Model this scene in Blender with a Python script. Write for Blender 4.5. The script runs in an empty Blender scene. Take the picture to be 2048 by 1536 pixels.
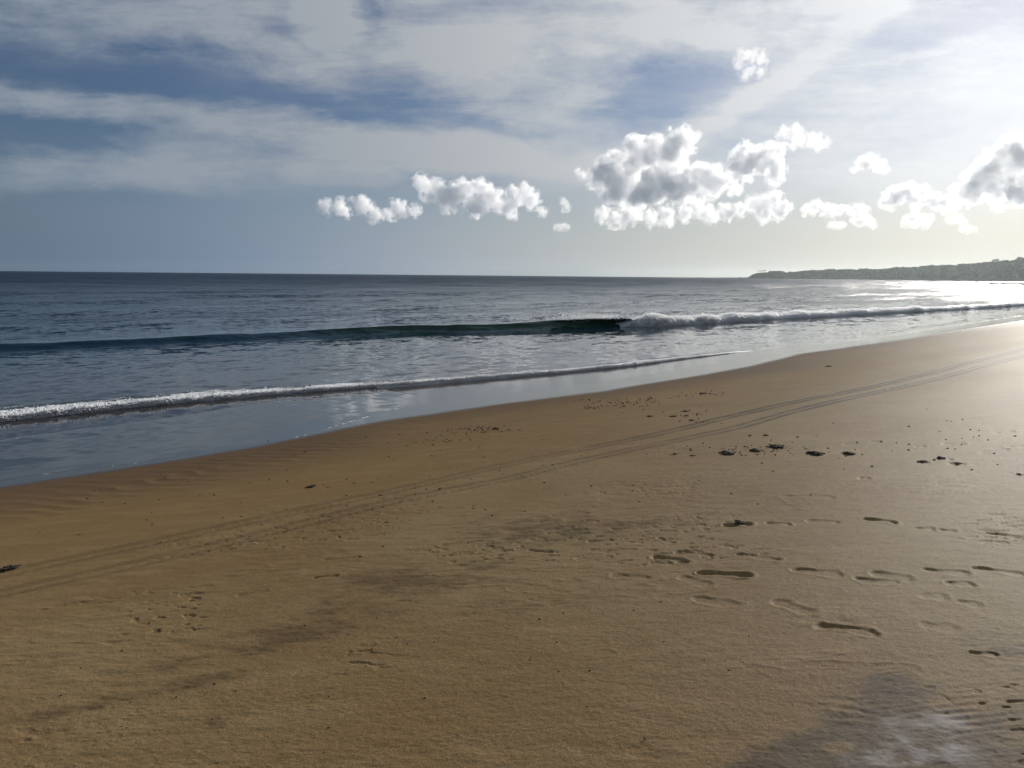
import bpy, math, random
import numpy as np
from mathutils import Vector, Matrix

C = bpy.context.scene.collection
SC = bpy.context.scene
R = math.radians

# ------------------------------------------------------------------ camera
H = 3.0            # eye height above the sea
FPX = 1450.0       # focal length in pixels of a 2048 px wide picture
PITCH, ROLL = R(8.52), R(0.54)
_f = np.array([0, math.cos(PITCH), -math.sin(PITCH)])
_r0 = np.array([1.0, 0, 0]); _u0 = np.array([0, math.sin(PITCH), math.cos(PITCH)])
_r = math.cos(ROLL) * _r0 + math.sin(ROLL) * _u0
_u = -math.sin(ROLL) * _r0 + math.cos(ROLL) * _u0
def ray(x, y): return _f * FPX + _r * (x - 1024) - _u * (y - 768)

cam = bpy.data.cameras.new('camera'); camo = bpy.data.objects.new('camera', cam); C.objects.link(camo)
m = Matrix((_r, _u, -_f)).transposed().to_4x4(); m.translation = (0, 0, H); camo.matrix_world = m
cam.sensor_width = 36; cam.lens = 36 * FPX / 2048; cam.clip_start = 0.05; cam.clip_end = 60000
SC.camera = camo

# ------------------------------------------------------------------ sun and sky
_s = ray(2235, -110); _s = _s / np.linalg.norm(_s)          # where the sun stands, just outside the frame
SUN_EL = math.asin(_s[2]); SUN_AZ = math.atan2(_s[0], _s[1])
sl = bpy.data.lights.new('sun', 'SUN'); sl.energy = 5.0; sl.angle = R(0.53); sl.color = (1, 0.95, 0.87)
so = bpy.data.objects.new('sun', sl); C.objects.link(so)
so.rotation_euler = Vector(_s).to_track_quat('Z', 'Y').to_euler(); so.location = (60, 80, 60)

W = bpy.data.worlds.new('World'); SC.world = W; W.use_nodes = True
SC.view_settings.view_transform = 'Standard'; SC.view_settings.look = 'None'
SC.view_settings.gamma = 1; SC.view_settings.use_curve_mapping = False
SC.view_settings.exposure = 0.0
SC.cycles.max_bounces = 12; SC.cycles.volume_bounces = 9; SC.cycles.transparent_max_bounces = 16
SC.cycles.caustics_reflective = False; SC.cycles.caustics_refractive = False
SC.cycles.sample_clamp_indirect = 6

SKY_TINT = (0.68, 0.70, 0.80, 1); VEIL_K = 2.6
class NG:
    """small helper to write node trees"""
    def __init__(s, nt): s.nt = nt; s.n = nt.nodes; s.l = nt.links
    def put(s, node, i, v):
        if v is None: return
        if isinstance(v, bpy.types.NodeSocket): s.l.new(v, node.inputs[i])
        else: node.inputs[i].default_value = v
    def math(s, op, a, b=None, c=None, clamp=False):
        k = s.n.new('ShaderNodeMath'); k.operation = op; k.use_clamp = clamp
        for i, v in enumerate((a, b, c)): s.put(k, i, v)
        return k.outputs[0]
    def vm(s, op, a, b=None, sc=None):
        k = s.n.new('ShaderNodeVectorMath'); k.operation = op
        s.put(k, 0, a); s.put(k, 1, b)
        if sc is not None: s.put(k, 'Scale', sc)
        return k.outputs['Value'] if op in ('LENGTH', 'DOT_PRODUCT', 'DISTANCE') else k.outputs[0]
    def ramp(s, v, a, b, lo=0.0, hi=1.0, smooth=True):
        k = s.n.new('ShaderNodeMapRange'); k.interpolation_type = 'SMOOTHSTEP' if smooth else 'LINEAR'
        s.put(k, 0, v)
        for i, x in ((1, a), (2, b), (3, lo), (4, hi)): s.put(k, i, x)
        return k.outputs[0]
    def noise(s, vec, scale, detail=4, rough=0.5, dist=0.0, col=False, dim='3D'):
        k = s.n.new('ShaderNodeTexNoise'); k.noise_dimensions = dim
        s.put(k, 'Vector', vec); k.inputs['Scale'].default_value = scale; k.inputs['Detail'].default_value = detail
        k.inputs['Roughness'].default_value = rough; k.inputs['Distortion'].default_value = dist
        return k.outputs['Color'] if col else k.outputs['Fac']
    def mapping(s, vec, loc=(0, 0, 0), rot=(0, 0, 0), scale=(1, 1, 1), typ='POINT'):
        k = s.n.new('ShaderNodeMapping'); k.vector_type = typ; s.put(k, 0, vec)
        if typ != 'NORMAL' and typ != 'VECTOR': k.inputs['Location'].default_value = loc
        k.inputs['Rotation'].default_value = rot; k.inputs['Scale'].default_value = scale
        return k.outputs[0]
    def mix(s, f, a, b, mode='MIX'):
        k = s.n.new('ShaderNodeMix'); k.data_type = 'RGBA'; k.blend_type = mode
        s.put(k, 0, f); s.put(k, 6, a); s.put(k, 7, b); return k.outputs[2]
    def attr(s, name):
        k = s.n.new('ShaderNodeAttribute'); k.attribute_name = name; return k.outputs['Fac']
    def pos(s): return s.n.new('ShaderNodeNewGeometry').outputs['Position']
    def comb(s, x, y, z=0.0):
        k = s.n.new('ShaderNodeCombineXYZ'); s.put(k, 0, x); s.put(k, 1, y); s.put(k, 2, z); return k.outputs[0]
    def sep(s, v):
        k = s.n.new('ShaderNodeSeparateXYZ'); s.put(k, 0, v); return k.outputs

def build_sky():
    g = NG(W.node_tree); g.n.clear()
    out = g.n.new('ShaderNodeOutputWorld'); bg = g.n.new('ShaderNodeBackground')
    bg.inputs['Strength'].default_value = 0.062; g.l.new(bg.outputs[0], out.inputs[0])
    sky = g.n.new('ShaderNodeTexSky'); sky.sky_type = 'NISHITA'; sky.sun_disc = False
    sky.sun_elevation = SUN_EL; sky.sun_rotation = SUN_AZ
    sky.air_density = 1.0; sky.dust_density = 0.5; sky.ozone_density = 3.0; sky.altitude = 0
    d = g.n.new('ShaderNodeTexCoord').outputs['Generated']
    x, y, z = g.sep(d)
    yy = g.math('MAXIMUM', y, 0.12)
    u = g.math('DIVIDE', x, yy); v = g.math('DIVIDE', z, yy)
    P = g.comb(u, v, 0.0)
    # domain warp so that no edge is a clean curve
    wv = g.vm('SUBTRACT', g.noise(g.mapping(P, scale=(3.5, 9, 1), rot=(0, 0, R(8))), 1.0, 7, 0.68, col=True), (0.5, 0.5, 0.5))
    Pw = g.vm('ADD', P, g.vm('MULTIPLY', wv, (0.17, 0.075, 0)))
    Pw = g.comb(g.sep(Pw)[0], g.sep(Pw)[1], 0.0)
    def uv(px, py):
        q = ray(px, py); return q[0] / q[1], q[2] / q[1]
    def blob(px, py, a, b, ang, amp, soft=0.35, vec=None):
        """soft ellipse: centre and half axes in photo pixels, angle in degrees (positive turns anticlockwise)"""
        cu, cv = uv(px, py)
        k = g.n.new('ShaderNodeMapping'); k.vector_type = 'TEXTURE'
        g.put(k, 0, vec or Pw); k.inputs['Location'].default_value = (cu, cv, 0)
        k.inputs['Rotation'].default_value = (0, 0, R(ang)); k.inputs['Scale'].default_value = (a / FPX, b / FPX, 1)
        return g.math('MULTIPLY', g.ramp(g.vm('LENGTH', k.outputs[0]), 1.0 + soft, 1.0 - soft), amp)
    acc = None
    blobs = SKY_BLOBS
    for b in blobs:
        t = blob(*b)
        acc = t if acc is None else g.math('ADD', acc, t)
    # streaky fibres, slightly falling to the right; the noise also frays the edges of the sheets
    def fib(rot, sx, sy, det, dist, rough=0.62):
        return g.math('SUBTRACT', g.noise(g.mapping(P, rot=(0, 0, R(rot)), scale=(sx, sy, 1)), 1.0, det, rough, dist), 0.5)
    left = g.ramp(u, 0.15, -0.25)
    acc = g.math('ADD', acc, g.math('MULTIPLY', g.ramp(u, -0.35, 0.25), 0.20))
    acc = g.math('ADD', acc, g.math('MULTIPLY', g.ramp(y, 0.45, 0.0), 0.75))      # the same sheet covers the sky overhead and behind
    t1 = g.math('ADD', g.math('MULTIPLY', fib(24, 3.2, 22, 7, 0.5), g.math('ADD', g.math('MULTIPLY', left, 1.6), 0.35)),
                g.math('MULTIPLY', fib(9, 1.6, 11, 7, 0.7), 1.5))
    t2 = g.math('MULTIPLY', fib(-33, 2.2, 9, 7, 0.8), g.math('MULTIPLY', g.math('SUBTRACT', 1.0, left), 1.9))
    t3 = g.math('ADD', g.math('MULTIPLY', fib(4, 9, 22, 6, 0.3, .72), 1.0), g.math('MULTIPLY', fib(15, 4.5, 8, 8, 0.2, .68), 1.3))
    tex = g.math('ADD', g.math('ADD', t1, t2), t3)
    amp = g.math('ADD', g.math('MULTIPLY', g.ramp(acc, 0.0, 0.40), 0.95), 0.22)
    dens = g.math('ADD', g.math('MULTIPLY', acc, 1.05), g.math('MULTIPLY', tex, amp))
    dens = g.math('MULTIPLY', dens, g.ramp(v, 0.06, 0.14))
    mask = g.ramp(dens, 0.0, 1.15, smooth=False)
    mask = g.math('MULTIPLY', mask, 0.95)
    # brighter towards the sun: forward scattering by thin ice cloud and moist air
    cs = g.math('MAXIMUM', g.vm('DOT_PRODUCT', g.vm('NORMALIZE', d), tuple(float(c) for c in _s)), 0.0)
    def lum(base, k, p, k2=2.5, p2=40.0):
        a = g.math('ADD', g.math('MULTIPLY', g.math('POWER', cs, p), k), base)
        return g.math('ADD', a, g.math('MULTIPLY', g.math('POWER', cs, p2), k2)) if k2 else a
    def tone(L, cool, warm):
        return g.vm('SCALE', g.mix(g.ramp(cs, 0.35, 0.97), cool + (1,), warm + (1,)), sc=L)
    hs = g.mix(1.0, sky.outputs[0], SKY_TINT, 'MULTIPLY')
    veil = g.vm('SCALE', (0.98, 1.0, 1.0), sc=g.math('MULTIPLY', g.math('POWER', cs, 5.0), VEIL_K))
    hs = g.vm('ADD', hs, veil)
    anti = g.math('MULTIPLY', g.math('MAXIMUM', g.vm('DOT_PRODUCT', g.vm('NORMALIZE', d), tuple(-float(c) for c in _s)), 0.0), 6.0)   # sheets opposite the sun, lit from the front; brightness added as unseen fill
    cloudc = tone(g.math('ADD', lum(5.2, 9.0, 4.5), anti), (0.84, 0.98, 1.16), (0.98, 1.0, 1.02))
    lowc = tone(lum(2.2, 9.0, 2.2), (0.69, 1.0, 1.50), (0.99, 1.0, 0.95))
    hs = g.mix(g.math('MULTIPLY', g.ramp(v, 0.20, 0.0), 0.93), hs, lowc)
    col = g.mix(mask, hs, cloudc)
    g.l.new(col, bg.inputs['Color'])


SKY_BLOBS = [
    # top-left sheet with its ragged lower edge
    (100, -30, 420, 95, -4, .55, .6), (420, 20, 300, 95, -10, .38, .6), (520, 90, 110, 40, -24, .45, .6), (650, 95, 110, 60, -22, .35, .7),
    (665, 15, 70, 62, -30, .55, .4), (745, 5, 26, 50, 0, -.4, .6), (860, 60, 170, 90, -28, .42, .7), (980, 150, 170, 55, -22, .42, .7), (930, 10, 170, 40, -10, .25, .7),
    # long upper feather
    (40, 210, 220, 28, -3, .6, .6), (280, 222, 220, 30, -8, .62, .6), (560, 262, 250, 36, -9, .68, .6), (820, 300, 240, 42, -7, .62, .6), (1060, 322, 220, 44, -4, .45, .6),
    (430, 285, 240, 30, -10, .22, .6),
    # lower lens with its rounded right end
    (60, 350, 300, 26, 3, .5, .6), (260, 335, 260, 40, -2, .5, .6), (500, 335, 260, 50, -5, .5, .5), (690, 352, 118, 30, -4, .5, .22), (70, 262, 120, 14, -10, -.2, .6), (200, 290, 160, 8, -14, -.2, .7),
    # broad veil in the middle
    (1130, 140, 140, 55, -12, .40, .7), (1165, 215, 60, 40, -40, .3, .6), (1230, 10, 150, 45, -10, .5, .6), (1060, 30, 120, 40, -15, .3, .7), (1000, 210, 120, 26, -10, .3, .7), (1000, 290, 300, 60, -3, .2, .7),
    (1350, 60, 190, 50, 0, .22, .8), (1100, 75, 300, 90, 0, .22, .8), (800, 180, 200, 60, -15, .15, .8), (1330, 330, 330, 90, 5, .33, .8),
    # bluer wedge
    (1360, 145, 120, 55, 25, -.20, .8), (1230, 72, 170, 20, -8, -.22, .7), (1240, 200, 80, 40, 30, -.18, .8), (1010, 252, 120, 12, -8, -.2, .7),
    # diagonal streak from the top right, and the veil below it
    (1650, 95, 320, 26, 34, .40, .7), (1400, 240, 200, 26, 27, .35, .7), (1490, 25, 260, 60, 12, .5, .7), (1560, 250, 300, 80, 18, .38, .8), (1780, 300, 300, 110, 20, .45, .8),
    (1740, 150, 130, 26, 25, -.12, .7), (1950, 330, 180, 90, 10, .3, .8), (1850, 98, 110, 8, 8, .3, .6),
    (1780, -10, 240, 60, 20, .5, .7), (2040, 60, 120, 220, 0, .3, .8),
]
build_sky()

# ------------------------------------------------------------------ numpy noise
def _hash(ix, iy, iz, seed):
    h = (ix.astype(np.int64) * 374761393 + iy.astype(np.int64) * 668265263 + iz.astype(np.int64) * 2147483647 + seed * 974711) & 0xFFFFFFFF
    h = ((h ^ (h >> 13)) * 1274126177) & 0xFFFFFFFF
    h = ((h ^ (h >> 16)) * 2246822519) & 0xFFFFFFFF
    return ((h ^ (h >> 15)) & 0xFFFFFF).astype(np.float32) / np.float32(0xFFFFFF) * 2 - 1
def n2(x, y, seed=0):
    fx = np.floor(x); fy = np.floor(y); a = (x - fx).astype(np.float32); b = (y - fy).astype(np.float32)
    ix = fx.astype(np.int64); iy = fy.astype(np.int64); z = np.zeros_like(ix)
    a = a * a * a * (a * (a * 6 - 15) + 10); b = b * b * b * (b * (b * 6 - 15) + 10)
    v = [_hash(ix + i, iy + j, z, seed) for j in (0, 1) for i in (0, 1)]
    return (v[0] * (1 - a) + v[1] * a) * (1 - b) + (v[2] * (1 - a) + v[3] * a) * b
def n3(x, y, z, seed=0):
    fx, fy, fz = np.floor(x), np.floor(y), np.floor(z)
    a, b, c = x - fx, y - fy, z - fz
    ix, iy, iz = fx.astype(np.int64), fy.astype(np.int64), fz.astype(np.int64)
    a = a * a * (3 - 2 * a); b = b * b * (3 - 2 * b); c = c * c * (3 - 2 * c)
    r = 0
    for k in (0, 1):
        for j in (0, 1):
            for i in (0, 1):
                r = r + _hash(ix + i, iy + j, iz + k, seed) * (a if i else 1 - a) * (b if j else 1 - b) * (c if k else 1 - c)
    return r
def fbm2(x, y, oct=4, seed=0, gain=0.5):
    r = 0; w = 1.0; s = 0
    for o in range(oct):
        r = r + w * n2(x * 2 ** o + 17.3 * o, y * 2 ** o - 9.1 * o, seed + o); s += w; w *= gain
    return r / s
def fbm3(x, y, z, oct=4, seed=0, gain=0.5):
    r = 0; w = 1.0; s = 0
    for o in range(oct):
        r = r + w * n3(x * 2 ** o + 7.3 * o, y * 2 ** o - 9.1 * o, z * 2 ** o + 3.7 * o, seed + o); s += w; w *= gain
    return r / s
def ss(x, a, b):
    t = np.clip((x - a) / (b - a), 0, 1); return t * t * (3 - 2 * t)

# ------------------------------------------------------------------ the shore's own axes: t runs along it, n out to sea
Q = math.sqrt(0.5)
def to_tn(x, y): return (x + y) * Q, (y - x) * Q
def to_xy(t, n): return (t - n) * Q, (t + n) * Q
def unproj(px, py, z):
    d = ray(px, py); k = (z - H) / d[2]; return d[0] * k, d[1] * k
def curve(pts, z):
    c = np.array([to_tn(*unproj(x, y, z)) for x, y in pts]); c = c[np.argsort(c[:, 0])]
    tt = np.linspace(-400, 900, 52001)      # 2.5 cm table
    v = np.interp(tt, c[:, 0], c[:, 1])
    k = np.hanning(41); k /= k.sum()
    v = np.convolve(np.pad(v, 20, mode='edge'), k, mode='valid')
    return lambda t: np.interp(t, tt, v)
wet_line = curve([(0,975),(250,935),(500,895),(640,866),(760,842),(1000,808),(1200,783),(1400,750),(1500,732),(1600,708),(1800,680),(1900,663),(2048,641)], .25)
bore_line = curve([(0,838),(100,828),(250,812),(400,798),(540,786),(680,775),(850,763),(1000,751),(1130,742),(1250,731),(1350,718),(1450,708),(1600,693),(1720,683),(1830,667),(1900,655),(2048,632)], .05)
wave_line = curve([(0,708),(200,700),(430,688),(640,676),(850,668),(1050,663),(1260,655),(1300,655),(1500,643),(1700,632),(1900,621),(2048,612)], 0)
film_line = curve([(0,962),(100,948),(300,928),(470,903),(600,880),(655,860),(720,838),(775,820),(806,808),(815,802),(822,790),(840,768)], .2)
def film_edge(t):
    e = np.minimum(film_line(t), bore_line(t) - 0.02)
    return np.where(t > 11.0, bore_line(t) - 0.02, e)

PN = np.array([-400, -60, -25, -10, -4, 0, 2, 4, 6, 8, 9.5, 11, 12.5, 14, 17, 22, 30, 45, 80, 2000])
PZ = np.array([6, 4.0, 3.1, 2.2, 1.78, 1.50, 1.32, 1.115, 0.88, 0.62, 0.43, 0.25, 0.13, 0.045, -0.08, -0.25, -0.6, -1.5, -3, -6])
_nn = np.linspace(-60, 90, 15001); _zz = np.interp(_nn, PN, PZ); _k = np.hanning(121); _k /= _k.sum()
_zs = np.convolve(np.pad(_zz, 60, mode='edge'), _k, mode='valid'); 
def base_z(t, n):
    nn = n - (wet_line(t) - 11.0) * ss(n, 4, 10)
    z = np.interp(nn, _nn, _zs)
    z = np.where((nn < -58) | (nn > 88), np.interp(nn, PN, PZ), z)
    return z
def ground_z(t, n):
    d = wet_line(t) - n
    return base_z(t, n) + 0.05 * fbm2(t * .12, n * .25, 3, 5) * ss(d, 0.5, 5)
def on_sand(px, py):
    z = 1.0
    for _ in range(40):
        x, y = unproj(px, py, z); t, n = to_tn(x, y); z = 0.5 * z + 0.5 * float(ground_z(np.array([t]), np.array([n]))[0])
    return x, y

# ------------------------------------------------------------------ mesh helpers
def tag(o, label=None, cat=None, group=None, kind=None):
    if label: o['label'] = label
    if cat: o['category'] = cat
    if group: o['group'] = group
    if kind: o['kind'] = kind
    return o
def mesh_obj(name, V, F, mat, parent=None, smooth=True, attrs=None):
    V = np.asarray(V, dtype=np.float32); F = np.asarray(F, dtype=np.int32)
    me = bpy.data.meshes.new(name); k = F.shape[1]
    me.vertices.add(len(V)); me.vertices.foreach_set('co', V.ravel())
    me.loops.add(F.size); me.loops.foreach_set('vertex_index', F.ravel())
    me.polygons.add(len(F)); me.polygons.foreach_set('loop_start', np.arange(0, F.size, k, dtype=np.int32))
    if smooth: me.polygons.foreach_set('use_smooth', np.ones(len(F), dtype=bool))
    me.update(calc_edges=True)
    for a, v in (attrs or {}).items():
        at = me.attributes.new(a, 'FLOAT', 'POINT'); at.data.foreach_set('value', np.asarray(v, dtype=np.float32).ravel())
    me.materials.append(mat)
    o = bpy.data.objects.new(name, me); C.objects.link(o)
    if parent: o.parent = parent
    return o
def grid_faces(nr, nc, wrap=False):
    r = np.arange(nr - 1)[:, None]; c = np.arange(nc if wrap else nc - 1)[None, :]; c2 = (c + 1) % nc
    a = r * nc + c; b = r * nc + c2; d = (r + 1) * nc + c; e = (r + 1) * nc + c2
    return np.stack([a, b, e, d], -1).reshape(-1, 4)
def polar(radii, fine_deg, fine_half):
    """rings round the camera's foot: fine towards the sea view, coarse behind"""
    fa = np.arange(-fine_half, fine_half + 1e-6, fine_deg)
    ca = np.linspace(fine_half, 360 - fine_half, 90)[1:-1]
    A = np.radians(np.concatenate([fa, ca])); rr = radii[:, None]
    X = rr * np.sin(A)[None, :]; Y = rr * np.cos(A)[None, :]
    F = grid_faces(len(radii), len(A), wrap=True)[:, ::-1]
    return X, Y, F

def mat_new(name):
    mt = bpy.data.materials.new(name); mt.use_nodes = True; g = NG(mt.node_tree)
    b = g.n['Principled BSDF']; return mt, g, b

# ------------------------------------------------------------------ sand
def sand_material():
    mt, g, b = mat_new('sand')
    p = g.pos(); wet = g.attr('wet'); damp = g.attr('damp'); dark = g.attr('dark'); salt = g.attr('salt'); pale = g.attr('pale')
    c = g.mix(pale, (0.268, 0.168, 0.056, 1), (0.322, 0.226, 0.104, 1))
    big = g.noise(p, 0.55, 5, 0.6)
    c = g.mix(g.ramp(big, 0.35, 0.7), c, g.mix(0.8, c, (0.25, 0.145, 0.055, 1)))
    c = g.mix(g.math('MULTIPLY', g.ramp(g.noise(g.mapping(p, rot=(0, 0, R(-45)), scale=(1, 3.2, 1)), 1.7, 6, 0.65), 0.44, 0.72), 0.4), c, (0.41, 0.28, 0.14, 1))
    # grains: quartz, tawny and black
    gr = g.noise(p, 260, 2, 0.7)
    gr2 = g.noise(p, 170, 2, 0.7)
    c = g.mix(g.math('MULTIPLY', g.ramp(gr, 0.60, 0.38), 0.75), c, (0.09, 0.06, 0.035, 1))
    c = g.mix(g.math('MULTIPLY', g.ramp(gr2, 0.56, 0.72), 0.55), c, (0.55, 0.43, 0.28, 1))
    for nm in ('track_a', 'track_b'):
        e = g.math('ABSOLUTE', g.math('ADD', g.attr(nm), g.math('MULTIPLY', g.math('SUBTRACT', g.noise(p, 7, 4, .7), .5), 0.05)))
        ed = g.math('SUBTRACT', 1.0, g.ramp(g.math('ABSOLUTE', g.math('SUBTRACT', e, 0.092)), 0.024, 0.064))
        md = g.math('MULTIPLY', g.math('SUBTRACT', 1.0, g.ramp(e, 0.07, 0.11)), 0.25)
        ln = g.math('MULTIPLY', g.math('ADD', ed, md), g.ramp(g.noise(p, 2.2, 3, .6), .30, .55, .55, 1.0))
        c = g.mix(g.math('MULTIPLY', g.math('MULTIPLY', ln, g.attr('track_shade')), 0.95), c, (0.055, 0.038, 0.026, 1))  # disturbed sand and groove shade, both put in as darker colour
    c = g.mix(g.math('MULTIPLY', dark, 0.78), c, g.mix(g.attr('slate'), (0.105, 0.072, 0.036, 1), (0.072, 0.058, 0.048, 1)))
    c = g.mix(g.math('MULTIPLY', g.math('MULTIPLY', salt, 1.0), g.ramp(g.noise(p, 9, 6, 0.65), 0.36, 0.62)), c, (0.34, 0.30, 0.27, 1))
    c = g.mix(g.math('MULTIPLY', damp, 0.82), c, (0.108, 0.066, 0.036, 1))
    c = g.mix(wet, c, (0.045, 0.034, 0.026, 1))
    g.l.new(c, b.inputs['Base Color'])
    rough = g.math('SUBTRACT', 0.60, g.math('MULTIPLY', damp, 0.08))
    rough = g.math('ADD', g.math('MULTIPLY', rough, g.math('SUBTRACT', 1.0, wet)), g.math('MULTIPLY', wet, 0.10))
    g.l.new(rough, b.inputs['Roughness'])
    b.inputs['IOR'].default_value = 1.33
    g.l.new(g.math('ADD', g.math('MULTIPLY', wet, 0.30), 0.20), b.inputs['Specular IOR Level'])
    bp = g.n.new('ShaderNodeBump'); bp.inputs['Distance'].default_value = 1.0
    hgt = g.math('ADD', g.math('MULTIPLY', g.noise(p, 300, 2, 0.7), 0.0020), g.math('MULTIPLY', g.noise(p, 60, 4, 0.65), 0.0022))
    g.l.new(g.math('MULTIPLY', hgt, g.math('SUBTRACT', 1.0, g.math('MULTIPLY', wet, 0.97))), bp.inputs['Height'])
    g.l.new(bp.outputs[0], b.inputs['Normal'])
    df = g.n.new('ShaderNodeBsdfDiffuse'); df.inputs['Roughness'].default_value = 0.6
    g.l.new(c, df.inputs['Color']); g.l.new(bp.outputs[0], df.inputs['Normal'])
    mx = g.n.new('ShaderNodeMixShader'); g.l.new(g.math('ADD', g.math('ADD', g.math('MULTIPLY', wet, 0.52), g.math('MULTIPLY', damp, 0.02)), 0.46), mx.inputs[0])
    g.l.new(df.outputs[0], mx.inputs[1]); g.l.new(b.outputs[0], mx.inputs[2])
    g.l.new(mx.outputs[0], g.n['Material Output'].inputs['Surface'])
    return mt

TRACK_A = [(2048,698),(1874,742),(1724,777),(1574,807),(1449,835),(1374,855),(1274,877),(1149,902),(1024,927),(900,955),(750,990),(550,1032),(400,1065),(250,1097),(100,1128),(0,1150)]
TRACK_B = [(2048,712),(1874,757),(1724,790),(1574,825),(1474,855),(1349,882),(1224,907),(1124,930),(1024,957),(900,980),(750,1010),(550,1062),(450,1087),(340,1112),(200,1145),(0,1187)]
def sand_curve(pts):
    c = np.array([to_tn(*on_sand(x, y)) for x, y in pts]); c = c[np.argsort(c[:, 0])]
    tt = np.linspace(-60, 300, 14401); v = np.interp(tt, c[:, 0], c[:, 1])
    k = np.hanning(41); k /= k.sum(); v = np.convolve(np.pad(v, 20, mode='edge'), k, mode='valid')
    return lambda t: np.interp(t, tt, v)
# footprints: heel, toe (photo pixels), depth in metres, half width
PRINTS = [((1448,1052),(1503,1047),.030,.05),((1306,1112),(1379,1123),.024,.040),((1394,1145),(1504,1151),.030,.045),((1349,1102),(1427,1110),.016,.036),((1476,1106),(1561,1119),.016,.042),
 ((1584,1137),(1686,1150),.017,.045),((1356,1153),(1421,1171),.008,.05),((1384,1196),(1479,1212),.008,.05),((1544,1201),(1624,1227),.008,.05),
 ((1631,1248),(1759,1268),.012,.05),((1709,1160),(1800,1166),.011,.045),((1739,1145),(1824,1160),.009,.045),((1844,1139),(1939,1149),.010,.045),
 ((1944,1136),(2052,1150),.016,.045),((1890,1166),(1949,1169),.010,.04),((1839,1188),(1894,1196),.007,.045),((1914,1200),(1965,1211),.007,.045),
 ((1726,1036),(1796,1045),.020,.04),((1829,1056),(1870,1059),.014,.04),((1875,1059),(1912,1063),.014,.04),((1974,1065),(2056,1077),.018,.04),
 ((1611,1041),(1679,1044),.014,.04),((1531,1044),(1583,1049),.018,.035),((1314,1075),(1351,1086),.013,.03),((1221,1150),(1299,1157),.007,.045),
 ((1056,1099),(1106,1105),.014,.03),((1839,1248),(1919,1261),.006,.05),((1939,1307),(1997,1311),.008,.022),((625,1155),(677,1151),.012,.02),
 ((380,1197),(403,1195),.010,.02),((1174,1085),(1226,1079),.012,.03),((1885,888),(1930,886),.014,.05),((1960,906),(2015,897),.013,.05),
 ((1990,866),(2030,862),.013,.05),((2010,893),(2050,892),.014,.05),((1690,890),(1760,882),.010,.05),((1830,893),(1850,892),.012,.05),
 ((1875,747+170),(1905,918),.016,.06),((1900,929),(1932,928),.016,.06),((1715,955),(1740,956),.010,.05),((1560,991),(1670,994),.006,.05),
 ((1170,1040),(1200,1042),.008,.02),((1725,678),(1790,676),.02,.10),((1790,668),(1860,667),.02,.10),((1990,663),(2040,661),.02,.10),((1640,733),(1672,731),.02,.08),
 ((1765,695),(1800,693),.015,.08),((1100,1032),(1125,1029),.006,.03)]
TREAD = [((645,1120),(722,1114)),((472,1191),(537,1182)),((805,1101),(860,1102)),((880,1114),(945,1108)),((950,1108),(1012,1102)),((1149,1119),(1226,1116))]

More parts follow.
